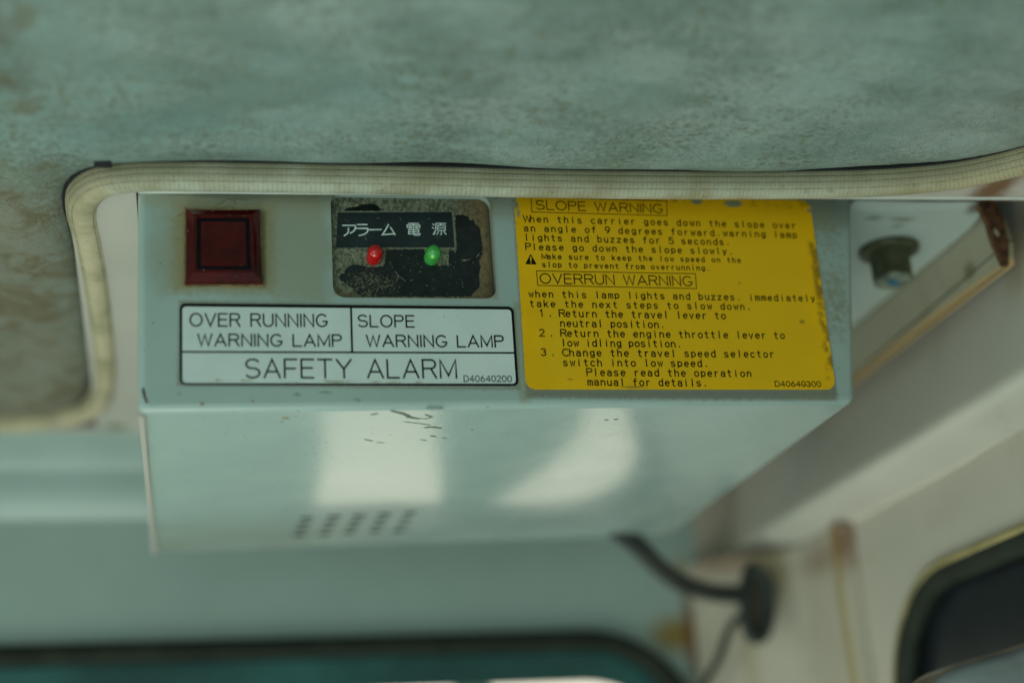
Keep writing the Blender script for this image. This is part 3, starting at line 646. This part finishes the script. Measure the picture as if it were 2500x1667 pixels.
# ================================================================== ALARM BOX
BW, BD, BH = 0.2405, 0.204, 0.0765
TILT = 0.0053 / 0.24
alarm = empty("alarm_box", (BW / 2, BD / 2, 0), "mint grey steel alarm box with white and yellow labels, hung under the roof edge", "alarm box")
bm = bmesh.new(); box(bm, -0.0004, BW, 0, BD, 0, 0.098)
for v in bm.verts:
    if v.co.z < 0.01: v.co.z += TILT * v.co.x
    elif v.co.x > 0.1: v.co.x += 0.0095 * 1.05
    else: v.co.x -= 0.0030
for v in bm.verts:
    if v.co.x > 0.2 and v.co.z > 0.05: v.co.x += 0.003
ed = [e for e in bm.edges if not all(v.co.z > 0.05 for v in e.verts) and not all(v.co.y > 0.1 for v in e.verts)]
bmesh.ops.bevel(bm, geom=ed, offset=0.0027, offset_type='OFFSET', segments=7, profile=0.5, affect='EDGES', clamp_overlap=True)
bmesh.ops.recalc_face_normals(bm, faces=bm.faces)
me = bpy.data.meshes.new("housing_solid"); bm.to_mesh(me); bm.free(); hs = bpy.data.objects.new("housing_solid", me); S.collection.objects.link(hs)
# cutters: indicator window and vent slots
def wq(px, py, Y=0.0): p = onY(780 + px / 5.113, 460 + py / 5.113, Y); return p.x, p.z
wl = rquad([wq(172, 1362), wq(2218, 1375), wq(2128, 92), wq(136, 62)], 0.0040, 8)
bmc = bmesh.new(); ext_poly(bmc, [wl], lambda a, b: Vector((a, -0.002, b)), lambda a, b: Vector((a, 0.0046, b)))
cols = [((730, 1308), (749, 1266)), ((792, 1306), (815, 1263)), ((853, 1304), (877, 1263)), ((915, 1302), (939, 1261)), ((973, 1302), (1002, 1259))]
for a, b in cols:
    A0, B0 = onZ(*a, 0.001), onZ(*b, 0.001)
    for k in range(4):
        c = A0.lerp(B0, k / 3.0)
        ext_poly(bmc, [rrect(c.x - 0.0026, c.y - 0.0021, c.x + 0.0026, c.y + 0.0021, 0.0008, 3)], lambda x, y: Vector((x, y, -0.002)), lambda x, y: Vector((x, y, 0.035)))
bmesh.ops.recalc_face_normals(bmc, faces=bmc.faces)
mc = bpy.data.meshes.new("cutter"); bmc.to_mesh(mc); bmc.free(); cu = bpy.data.objects.new("cutter", mc); S.collection.objects.link(cu)
md = hs.modifiers.new("b", 'BOOLEAN'); md.operation = 'DIFFERENCE'; md.object = cu; md.solver = 'EXACT'
dg = bpy.context.evaluated_depsgraph_get(); me2 = bpy.data.meshes.new_from_object(hs.evaluated_get(dg))
bpy.data.objects.remove(hs); bpy.data.objects.remove(cu); me2.materials.clear()
housing = link("housing", me2, M['housing'], alarm, smooth=0.55)
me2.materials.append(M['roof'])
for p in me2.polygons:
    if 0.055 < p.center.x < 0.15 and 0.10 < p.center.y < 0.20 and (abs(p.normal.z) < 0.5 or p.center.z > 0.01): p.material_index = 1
# side sheet with a lip hanging just below the underside, left
bm = bmesh.new(); box(bm, -0.0003, 0.0018, 0.0026, BD + 0.001, -0.0009, 0.09)
bmesh.ops.bevel(bm, geom=[e for e in bm.edges], offset=0.0005, segments=2, affect='EDGES')
M['flange'] = mk_paint("pinkish_primer_edge", (0.50, 0.44, 0.40), 0.4, [], dirt=0.2)
bm_link("side_flange", bm, M['flange'], alarm, smooth=0.6)
# rust nick at the lower left corner
strokes("rust_nick", [[(0.0009, 0.0075), (0.0013, 0.0055), (0.0022, 0.0032), (0.0027, 0.0022)], [(0.0012, 0.0066), (0.0014, 0.0048)]], 0.00035, lambda a, b, k: Vector((a, -0.00006 + max(0, 0.0027 - b) * 0.35 - k * 4e-6, b)), M['rusty'], alarm)

# red square lamp
lq = [onY(452, 697), onY(641, 697), onY(634, 517), onY(453, 516)]
lamp = link("warning_lamp", bpy.data.meshes.new("warning_lamp"), None, alarm)
def lampmesh():
    bm = bmesh.new(); c = sum(lq, Vector()) / 4
    def ring(s, y, bow=0.0):
        out = []
        for i in range(4):
            a, b = lq[i], lq[(i + 1) % 4]
            for t in np.linspace(0, 1, 7)[:-1]:
                p = a.lerp(b, t); p = c + (p - c) * s
                p = p + (c - p).normalized() * bow * (1 - (2 * t - 1) ** 2); out.append(bm.verts.new((p.x, y, p.z)))
        return out
    rs = [ring(1.0, 0.0002, 0.0003), ring(1.0, -0.0016, 0.0003), ring(0.985, -0.0020, 0.0003), ring(0.80, -0.0036), ring(0.785, -0.0038), ring(0.70, -0.0038), ring(0.69, -0.0034), ring(0.60, -0.0034), ring(0.59, -0.0038)]
    for r0, r1 in zip(rs, rs[1:]):
        for i in range(24): bm.faces.new((r0[i], r0[(i + 1) % 24], r1[(i + 1) % 24], r1[i]))
    bm.faces.new(rs[-1]); return bm
bm = lampmesh(); bmesh.ops.recalc_face_normals(bm, faces=bm.faces); bm.to_mesh(lamp.data); bm.free(); lamp.data.materials.append(M['redcap'])
for p in lamp.data.polygons: p.use_smooth = True
lamp.data.set_sharp_from_angle(angle=0.35)
tag(lamp, "dark red square lamp cap")
cl = sum(lq, Vector()) / 4
def qring(s): return [((cl + (p - cl) * s).x, (cl + (p - cl) * s).z) for p in lq]
bm = bmesh.new(); ext_poly(bm, [rquad(qring(0.72), 0.0010, 3), rquad(qring(0.595), 0.0006, 3)], lambda a, b: Vector((a, -0.00330, b)), lambda a, b: Vector((a, -0.00345, b)))
bm_link("inner_frame", bm, M['ink'], lamp)
bm = bmesh.new(); ext_poly(bm, [rquad(qring(1.035), 0.0006, 3), rquad(qring(0.99), 0.0003, 3)], lambda a, b: Vector((a, 0.0001, b)), lambda a, b: Vector((a, -0.0006, b)))
bm_link("gasket", bm, M['bezel'], lamp)
# stray fibres above the lamp
def fz(px, py): p = onY(400 + px / 6.533, 480 + py / 6.533); return (p.x, p.z)
strokes("fibre", [[fz(*p) for p in ((720, 215), (830, 150), (940, 90), (1020, 40), (1110, 35), (1230, 45), (1340, 60))], [fz(*p) for p in ((230, 320), (270, 285), (335, 270))], [fz(*p) for p in ((1060, 60), (1135, 70), (1130, 130))],
                  [fz(*p) for p in ((800, 205), (920, 185), (1050, 155), (1160, 205))]], 0.00011, lambda a, b, k: Vector((a, -0.00008 - k * 4e-6, b)), plain("brown_fibre", (0.14, 0.13, 0.06), 0.8), alarm)

# indicator window: plate, tape, diodes
YP = 0.0030
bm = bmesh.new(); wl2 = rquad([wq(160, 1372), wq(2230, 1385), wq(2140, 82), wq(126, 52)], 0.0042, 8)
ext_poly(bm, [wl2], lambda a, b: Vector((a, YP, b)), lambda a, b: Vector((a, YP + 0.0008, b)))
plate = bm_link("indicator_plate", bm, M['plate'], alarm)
def jag(pts, step=7, amp=9):
    out = []
    for a, b in zip(pts, pts[1:] + pts[:1]):
        d = math.hypot(b[0] - a[0], b[1] - a[1]); n = max(1, int(d / step))
        for k in range(n):
            t = k / n; x, y = a[0] + (b[0] - a[0]) * t, a[1] + (b[1] - a[1]) * t
            q = (mnoise.noise(Vector((x * 0.05, y * 0.05, 0))) + 0.8 * mnoise.noise(Vector((x * 0.17, y * 0.17, 5)))) * amp * 1.6
            g = random.gauss(0, amp * 0.35); nx, ny = (b[1] - a[1]) / d, -(b[0] - a[0]) / d
            out.append((x + nx * (q + g), y + ny * (q + g)))
    return out
BP = [[(240, 1110), (300, 1050), (340, 985), (420, 950), (520, 955), (620, 985), (790, 975), (815, 930), (830, 765), (1310, 760), (1310, 900), (1380, 940), (1480, 960), (1612, 965), (1612, 768), (1712, 765), (1690, 345), (1760, 322), (1850, 350), (1890, 410), (1920, 365), (1950, 450),
       (2000, 490), (2030, 700), (2035, 830), (1990, 900), (2010, 970), (1990, 1100), (2005, 1200), (1985, 1250), (1930, 1290), (1890, 1352), (545, 1352), (470, 1310), (420, 1260), (330, 1190), (260, 1150)],
      [(290, 284), (370, 240), (480, 225), (560, 200), (650, 190), (720, 210), (750, 240), (810, 268), (700, 286)]]
bm = bmesh.new()
for k, poly in enumerate(BP):
    ext_poly(bm, [[wq(x, y, YP) for x, y in jag(poly)]], lambda a, b: Vector((a, YP - 0.00003, b)), lambda a, b: Vector((a, YP + 0.00005, b)))
bm_link("wiped_patch", bm, mk_wiped(), plate)
tq = [wq(208, 742, YP), wq(1688, 738, YP), wq(1648, 300, YP), wq(225, 306, YP)]
bm = bmesh.new(); ext_poly(bm, [tq], lambda a, b: Vector((a, YP - 0.00012, b)), lambda a, b: Vector((a, YP + 0.0001, b)))
tape = bm_link("label_tape", bm, M['tape'], alarm)
def pf(Y): return lambda a, b, k: Vector((a, Y - k * 4e-6, b))
def jp(*pts): return [wq(x, y, YP) for x, y in pts]
def ac(cx, cy, rx, ry, a0, a1): return [(x, y) for x, y in A(cx, cy, rx, ry, a0, a1)]
jst = [jp((290, 465), (440, 465), (450, 480), (440, 520), (415, 545), (385, 560)), jp((360, 500), (362, 535), (345, 570), (310, 592)),
       jp((472, 455), (590, 455)), jp((460, 503), (600, 503), (605, 525), (590, 555), (555, 578), (495, 592)),
       jp((625, 520), (770, 517)), jp((860, 455), (825, 520), (785, 582), (925, 570)), jp((885, 490), (915, 535), (940, 580)),
       # den
       jp((1110, 440), (1235, 440)), jp((1172, 440), (1172, 535)), jp((1095, 495), (1092, 462), (1252, 462), (1250, 495)), jp((1115, 482), (1150, 482)), jp((1195, 482), (1230, 482)), jp((1115, 500), (1150, 500)), jp((1195, 500), (1230, 500)),
       jp((1112, 520), (1112, 570), (1238, 570), (1238, 520), (1112, 520)), jp((1112, 545), (1238, 545)), jp((1175, 520), (1175, 575), (1185, 588), (1245, 588), (1258, 570)),
       # gen
       jp((1412, 447), (1430, 462)), jp((1408, 490), (1428, 505)), jp((1418, 578), (1438, 540)), jp((1450, 440), (1575, 440)), jp((1452, 440), (1450, 520), (1435, 578)),
       jp((1515, 442), (1508, 465)), jp((1475, 465), (1475, 528), (1568, 528), (1568, 465), (1475, 465)), jp((1475, 496), (1568, 496)), jp((1521, 528), (1521, 575), (1508, 582)), jp((1485, 545), (1465, 578)), jp((1552, 545), (1578, 575))]
thin = jst[7:]
strokes("lettering", jst[:7], 0.00028, pf(YP - 0.00016), M['whiteink'], tape)
strokes("lettering", thin, 0.00020, pf(YP - 0.00016), M['whiteink'], tape)
strokes("tape_edge", [jp((440, 748), (640, 748)), jp((810, 745), (1340, 742), (1690, 738)), jp((1662, 295), (1680, 520), (1690, 740), (1690, 800))], 0.00016, pf(YP - 0.00008), M['tapeedge'], tape)
strokes("tape_edge", [jp((178, 290), (600, 294), (1400, 290))], 0.00012, pf(YP - 0.00006), M['tapeedge'], tape)
# scratches and dust flakes on the plate
sc = [jp((1135, 1155), (1160, 1145)), jp((960, 1160), (985, 1090), (945, 1040)), jp((985, 1090), (1070, 1160)), jp((1240, 1050), (1265, 1040)), jp((1130, 1030), (1140, 1022)), jp((1205, 855), (1212, 850)), jp((876, 918), (884, 925)),
      jp((1135, 1325), (1142, 1318)), jp((1775, 890), (1850, 900), (1870, 885)), jp((1780, 905), (1830, 908)), jp((1960, 860), (1990, 820)), jp((720, 380), (745, 372)), jp((310, 395), (318, 400)), jp((345, 410), (350, 405)), jp((575, 610), (580, 650)), jp((1355, 385), (1372, 375)), jp((1000, 375), (1020, 400)),
      jp((530, 1195), (555, 1215)), jp((575, 1110), (590, 1150)), jp((600, 1330), (640, 1345)), jp((625, 1310), (630, 1350))]
for i in range(46):
    x = random.gauss(650, 130); y = random.gauss(1200, 85); a = random.random() * 6.28; l = random.uniform(4, 16)
    sc.append(jp((x, y), (x + l * math.cos(a), y + l * math.sin(a))))
for i in range(30):
    x = random.uniform(860, 1950); y = random.uniform(820, 1330); a = random.gauss(-0.4, 0.5); l = random.uniform(3, 14)
    sc.append(jp((x, y), (x + l * math.cos(a), y + l * math.sin(a))))
tag(strokes("scratches", sc, 0.00008, pf(YP - 0.00019), plain("chipped_dust", (0.30, 0.30, 0.20), 0.8, 0.4, 900), plate), kind='stuff')
def led(px, py, m, lbl):
    c = Vector((*wq(px, py, -0.003),)); bm = bmesh.new()
    prof = [(0.00262, YP - 0.0001), (0.00260, 0.0008), (0.00258, -0.0020)] + [(0.00258 * math.cos(t), -0.0020 - 0.00258 * math.sin(t)) for t in np.linspace(0.15, 1.50, 9)]
    N = 28; rings = [[bm.verts.new((c.x + r * math.cos(2 * math.pi * i / N), y, c.y + r * math.sin(2 * math.pi * i / N))) for i in range(N)] for r, y in prof]
    for a, b in zip(rings, rings[1:]):
        for i in range(N): bm.faces.new((a[i], a[(i + 1) % N], b[(i + 1) % N], b[i]))
    bm.faces.new(rings[-1]); bm.faces.new(list(reversed(rings[0])))
    o = bm_link("diode", bm, m, alarm, smooth=0.8); o["label"] = lbl; return o, c
led(700, 785, M['ledred'], "red indicator diode")
lo, lc = led(1430, 785, M['ledgreen'], "green indicator diode")
bm = bmesh.new(); bmesh.ops.create_uvsphere(bm, u_segments=12, v_segments=8, radius=0.00055); 
for v in bm.verts: v.co = Vector((v.co.x * 1.3 + lc.x - 0.0006, v.co.y * 0.6 - 0.0026, v.co.z * 0.6 + lc.y - 0.0020))
bm_link("lit_die", bm, M['chip'], lo, smooth=4)  # glowing bead added to imitate the refracted hotspot in the green diode

# white label
def c1(x, y): return 320 + x / 2.45, 450 + y / 2.45
def P1(x, y): p = onY(*c1(x, y)); return (p.x, p.z)
wq4 = [P1(290, 1203), P1(2318, 1208), P1(2286, 733), P1(290, 713)]
bm = bmesh.new(); ext_poly(bm, [rquad(wq4, 0.0019, 6)], lambda a, b: Vector((a, -0.00014, b)), lambda a, b: Vector((a, 0.0001, b)))
lab = bm_link("name_label", bm, M['white'], alarm); tag(lab, "white label with black frame reading SAFETY ALARM")
wi = [P1(307, 1189), P1(2302, 1193), P1(2272, 750), P1(306, 732)]
bm = bmesh.new(); ext_poly(bm, [rquad(wq4, 0.0019, 6), rquad(wi, 0.0012, 6)], lambda a, b: Vector((a, -0.00017, b)), lambda a, b: Vector((a, -0.00016, b)))
bm_link("border", bm, M['ink'], lab)
strokes("divider", [[P1(300, 1003), P1(2290, 1009)]], 0.00030, pf(-0.000175), M['ink'], lab)
strokes("divider", [[P1(1315, 745), P1(1322, 1002)]], 0.00034, pf(-0.00019), M['ink'], lab)
def V1(x, y): return onY(*c1(x, y))
hm = 0.0000556
for s, a, b, h, w in (("OVER RUNNING", (353, 848), (1172, 852), 73, 0.064), ("WARNING LAMP", (400, 966), (1258, 970), 68, 0.068), ("SLOPE", (1360, 852), (1693, 855), 69, 0.066),
                   ("WARNING LAMP", (1410, 971), (2228, 974), 68, 0.068), ("SAFETY ALARM", (686, 1157), (1946, 1158), 107, 0.050), ("D40640200", (1992, 1180), (2276, 1181), 35, 0.072)):
    text("lettering", s, V1(*a), V1(*b), h / 2.45 * 0.4700 / FPX * 1.045, M['ink'], lab, -0.00018, hw=w, gap=0.24 if s[0] != 'D' else 0.22)

# yellow label
def c2(x, y): return 1240 + x / 2.6727, 460 + y / 2.6727
def P2(x, y): p = onY(*c2(x, y)); return (p.x, p.z)
def V2(x, y): return onY(*c2(x, y))
yq = [P2(118, 1312), P2(2140, 1312), P2(1968, 78), P2(38, 48)]
bm = bmesh.new(); ext_poly(bm, [rquad(yq, 0.0036, 8)], lambda a, b: Vector((a, -0.00016, b)), lambda a, b: Vector((a, 0.0001, b)))
yl = bm_link("warning_label", bm, M['yellow'], alarm); tag(yl, "yellow label with black slope and overrun warnings")
IK = M['inkyellow']; HS = 0.49 / FPX * 1.05 / 2.6727
for s, a, b, h, mono, w in (
    ("SLOPE WARNING", (186, 138), (1008, 163), 60, 0, .058), ("OVERRUN WARNING", (212, 620), (1203, 638), 64, 0, .058),
    ("When this carrier goes down the slope over", (102, 220), (1880, 263), 43, 1, .085), ("an angle of 9 degrees forward.warning lamp", (107, 281), (1887, 325), 43, 1, .085),
    ("lights and buzzes for 5 seconds.", (110, 341), (1450, 372), 43, 1, .085), ("Please go down the slope slowly.", (117, 402), (1470, 432), 43, 1, .085),
    ("Make sure to keep the low speed on the", (222, 461), (1520, 486), 34, 1, .095), ("slop to prevent from overrunning.", (226, 514), (1318, 537), 34, 1, .095),
    ("when this lamp lights and buzzes. immediately", (138, 710), (2005, 738), 43, 1, .085), ("take the next steps to slow down.", (145, 773), (1588, 793), 43, 1, .085),
    ("1 .", (205, 836), (283, 837), 44, 1, .085), ("Return the travel lever to", (336, 838), (1420, 853), 45, 1, .085), ("neutral position.", (344, 902), (1022, 911), 45, 1, .085),
    ("2 .", (208, 965), (292, 966), 44, 1, .085), ("Return the engine throttle lever to", (346, 967), (1805, 981), 45, 1, .085), ("low idling position.", (351, 1030), (1130, 1036), 45, 1, .085),
    ("3 .", (218, 1091), (302, 1092), 44, 1, .085), ("Change the travel speed selector", (358, 1094), (1738, 1103), 45, 1, .085), ("switch into low speed.", (363, 1158), (1308, 1164), 45, 1, .085),
    ("Please read the operation", (516, 1222), (1588, 1229), 45, 1, .085), ("manual for details.", (523, 1285), (1300, 1291), 45, 1, .085), ("D40640300", (1745, 1292), (2041, 1294), 34, 0, .085)):
    text("lettering", s, V2(*a), V2(*b), h * HS, IK, yl, -0.00019, mono=bool(mono), hw=w, gap=0.22 if not mono else 0)
strokes("heading_frame", [[P2(150, 60), P2(156, 156), P2(1038, 180), P2(1035, 84), P2(150, 60)]], 0.00014, pf(-0.00018), IK, yl)
strokes("heading_frame", [[P2(186, 540), P2(194, 634), P2(1230, 655), P2(1222, 558), P2(186, 540)]], 0.00014, pf(-0.00018), IK, yl)
bm = bmesh.new(); ext_poly(bm, [rquad([P2(112, 496), P2(188, 498), P2(147, 428)], 0.0002, 3)], lambda a, b: Vector((a, -0.00018, b)), lambda a, b: Vector((a, -0.000165, b)))
tri = bm_link("warning_triangle", bm, IK, yl)
strokes("exclamation_mark", [[P2(148, 450), P2(149, 474)], [P2(149, 486), P2(150, 487)]], 0.00022, pf(-0.0002), M['yellow'], yl)

# scuffs on the underside
def uz(x, y): p = onZ(320 + x / 2.352, 900 + y / 2.352, 0.0); p.z = TILT * p.x; return (p.x, p.y)
sc2 = [[(1500, 270), (1545, 285), (1600, 298)], [(1510, 275), (1560, 290), (1590, 300)], [(1530, 278), (1575, 288)], [(1575, 300), (1640, 318), (1700, 322), (1730, 312), (1690, 298)], [(1580, 308), (1650, 320)], [(1690, 370), (1730, 368), (1782, 375)], [(1715, 366), (1765, 374)], [(1570, 335), (1660, 348), (1720, 358)],
       [(1715, 418), (1745, 423)], [(1670, 440), (1700, 446)], [(1380, 290), (1415, 285)], [(1345, 432), (1385, 441)], [(1415, 450), (1450, 453)], [(1790, 432), (1815, 433)], [(645 / 2.352 * 2.352 + 1520 + 350, 346 + 0), (645 + 1520 + 360, 346)],
       [(866, 318), (869, 322)], [(1955, 388), (1960, 390)], [(940, 290), (955, 291)], [(1700, 262), (1790, 264)]]
sc2[14] = [(2730, 348), (2745, 348)]; sc2.append([(2782, 347), (2796, 347)])
bm = bmesh.new()
for k, st in enumerate(sc2):
    for j in range(3):
        dx, dy = random.uniform(-6, 6), random.uniform(-2.5, 2.5)
        pts = [uz(x + dx, y + dy) for x, y in st]
        ribbon(bm, pts, random.uniform(0.00010, 0.00032) * (0.8 + 0.4 * (k in (0, 1, 5, 14, 19))), lambda a, b, kk: Vector((a, b, TILT * a - 0.00004 - kk * 4e-6)), (k * 3 + j) % 9)
tag(bm_link("scuff_marks", bm, M['scuff'], alarm), kind='stuff')

# ================================================================== BRACKET, BOLT
ZB = 0.0845
br = empty("bracket", (0.28, 0.05, ZB), "pale painted mounting bracket with rusty outer corner beside the alarm box", "bracket")
bm = bmesh.new(); pb = [(0.2545, 0.0034), (0.3015, -0.0015), (0.3085, 0.004), (0.3118, 0.022), (0.3118, 0.20), (0.243, 0.20), (0.2515, 0.012)]
ext_poly(bm, [pb], lambda a, b: Vector((a, b, ZB)), lambda a, b: Vector((a, b, ZB + 0.002)))
bmesh.ops.bevel(bm, geom=list(bm.edges), offset=0.0004, segments=1, affect='EDGES')
bm_link("plate", bm, M['bracket'], br, smooth=0.6)
bm = bmesh.new(); lp = [(0.004, 0.0615), (0.0015, 0.070), (0.003, 0.080), (0.009, ZB + 0.002), (0.20, ZB + 0.002), (0.20, 0.0615)]
ext_poly(bm, [lp], lambda a, b: Vector((0.3125 + (ZB - b) * 0.04, a, b)), lambda a, b: Vector((0.3150 + (ZB - b) * 0.04, a, b)))
bmesh.ops.bevel(bm, geom=list(bm.edges), offset=0.0005, segments=2, affect='EDGES')
bm_link("side_lip", bm, M['lip'], br, smooth=0.6)
# rusty end tab with a hole
hc = onY(2428, 563, -0.001)
tabp = [(hc.x + a, hc.z + b) for a, b in ((0.0016, -0.0135), (0.0038, -0.0130), (0.0052, -0.003), (0.0050, 0.006), (0.0030, 0.0125), (-0.002, 0.0135), (-0.0040, 0.0105), (-0.0018, 0.004), (-0.0010, -0.004))]
bm = bmesh.new(); ext_poly(bm, [tabp, [(hc.x + 0.0019 + 0.0018 * math.cos(t), hc.z + 0.0024 * math.sin(t)) for t in np.linspace(0, 6.283, 13)[:-1]]], lambda a, b: Vector((a, -0.0005, b)), lambda a, b: Vector((a, 0.0020, b)))
bm_link("rusty_tab", bm, M['rusty'], br)
bc = onZ(2168, 605, ZB); bc = Vector((bc.x, bc.y, ZB))
bo = link("bolt", bpy.data.meshes.new("bolt"), None, br)
bm = bmesh.new()
def lathe(bm, prof, c, N=32, hexf=None):
    rings = []
    for r, z in prof:
        ring = []
        for i in range(N):
            a = 2 * math.pi * i / N; rr = r
            if hexf: am = (a % (math.pi / 3)) - math.pi / 6; rr = min(r, hexf / math.cos(am))
            ring.append(bm.verts.new((c.x + rr * math.cos(a), c.y + rr * math.sin(a), z)))
        rings.append(ring)
    for a, b in zip(rings, rings[1:]):
        for i in range(N): bm.faces.new((a[i], a[(i + 1) % N], b[(i + 1) % N], b[i]))
    bm.faces.new(list(reversed(rings[0]))); bm.faces.new(rings[-1])
lathe(bm, [(0.0113, ZB), (0.0121, ZB - 0.0014), (0.0115, ZB - 0.0025), (0.0090, ZB - 0.0034)], bc)
bmesh.ops.recalc_face_normals(bm, faces=bm.faces); bm.to_mesh(bo.data); bm.free(); bo.data.materials.append(M['bolt'])
for p in bo.data.polygons: p.use_smooth = True
bo.data.set_sharp_from_angle(angle=0.6); tag(bo, "olive flanged bolt with blue paint mark")
bm = bmesh.new(); lathe(bm, [(0.0092, ZB - 0.0034), (0.0092, ZB - 0.0050), (0.0086, ZB - 0.0138)], bc, 36, 0.0077); bm_link("hex_head", bm, M['bolt'], bo, smooth=0.4)
bm = bmesh.new(); lathe(bm, [(0.0074, ZB - 0.0137), (0.0072, ZB - 0.0150), (0.0060, ZB - 0.0154)], bc, 24); bm_link("bolt_end", bm, M['boltend'], bo, smooth=0.6)
bm = bmesh.new(); ext_poly(bm, [[(bc.x - 0.0045, bc.y - 0.0035), (bc.x - 0.001, bc.y - 0.0042), (bc.x + 0.002, bc.y - 0.001), (bc.x + 0.0035, bc.y + 0.002), (bc.x - 0.001, bc.y + 0.0015), (bc.x - 0.004, bc.y - 0.001)]], lambda a, b: Vector((a, b, ZB - 0.0156)), lambda a, b: Vector((a, b, ZB - 0.0153)))
bm_link("paint_mark", bm, M['bluepaint'], bo)

# ================================================================== CABLES
def cab(name, pts, r, m, lbl):
    o = sweep(name, smooth_path(pts, 0.002), circ(r, 14), m, upv=Vector((0, 1, 0.001))); tag(o, lbl, "cable"); return o
cab("thick_cable", [onY(1500, 1290, 0.200), onY(1560, 1335, 0.208), onY(1610, 1385, 0.222), onY(1670, 1425, 0.238), onY(1740, 1445, 0.250), onY(1810, 1450, 0.2580), onY(1850, 1450, 0.262)], 0.0047, M['black'], "thick black cable leaving the back of the alarm box")
gp = [onY(*p, 0.254) for p in ((1830, 1385), (1862, 1400), (1878, 1450), (1878, 1510), (1862, 1552), (1836, 1556), (1822, 1520), (1818, 1440))]
gs = smooth_path(gp + [gp[0]], 0.002)[:-1]
gcen = sum(gs, Vector()) / len(gs)
gr = sweep("grommet", gs, circ(0.0030, 10), M['black'], closed=True, upv=Vector((0, 1, 0.001)))
tag(gr, "black oval rubber grommet on the corner pillar where the cable enters", "grommet")
bm = bmesh.new(); ext_poly(bm, [[(p.x, p.z) for p in gs]], lambda a, b: Vector((a, 0.255, b)), lambda a, b: Vector((a, 0.259, b))); bm_link("membrane", bm, plain("brown_rubber", (0.05, 0.038, 0.028), 0.6), gr)
cab("thin_cable", [onY(1835, 1490, 0.256), onY(1800, 1510, 0.262), onY(1776, 1545, 0.268), onY(1758, 1600, 0.275), onY(1725, 1660, 0.285), onY(1690, 1730, 0.290)], 0.0020, M['seal'], "thin dark cable hanging from the grommet")

# pale glossy fitting in the lower right corner
fit = empty("round_mirror", (0.33, -0.03, -0.12), "pale glossy rounded mirror edge in the lower right corner", "mirror")
YM = -0.035
op = [onY(*p, YM) for p in ((2235, 1690), (2262, 1655), (2300, 1632), (2360, 1612), (2430, 1592), (2500, 1570), (2600, 1538), (2760, 1500), (2850, 1560), (2860, 1700), (2700, 1900), (2400, 1950), (2260, 1850), (2225, 1760))]
ol = smooth_path(op + [op[0]], 0.003)[:-1]; loop = [(p.x, p.z) for p in ol]; cxm = sum(a for a, b in loop) / len(loop); czm = sum(b for a, b in loop) / len(loop)
rings = []
bm = bmesh.new()
for s, y in ((0.99, 0.010), (1.0, 0.0), (0.99, -0.003), (0.955, -0.0035), (0.945, -0.001)):
    rings.append([bm.verts.new((cxm + (a - cxm) * s, YM + y, czm + (b - czm) * s)) for a, b in loop])
for a, b in zip(rings, rings[1:]):
    n = len(a)
    for i in range(n): bm.faces.new((a[i], a[(i + 1) % n], b[(i + 1) % n], b[i]))
bm.faces.new(rings[0]); bm_link("rim", bm, M['mirrorrim'], fit, smooth=0.9)
bm = bmesh.new(); rr = [[bm.verts.new((cxm + (a - cxm) * s, YM + y, czm + (b - czm) * s)) for a, b in loop] for s, y in ((0.950, -0.0008), (0.80, -0.004), (0.5, -0.008), (0.2, -0.0100))]
for a, b in zip(rr, rr[1:]):
    n = len(a)
    for i in range(n): bm.faces.new((a[i], a[(i + 1) % n], b[(i + 1) % n], b[i]))
bm.faces.new(rr[-1]); bm_link("mirror_glass", bm, M['mirror'], fit, smooth=4)
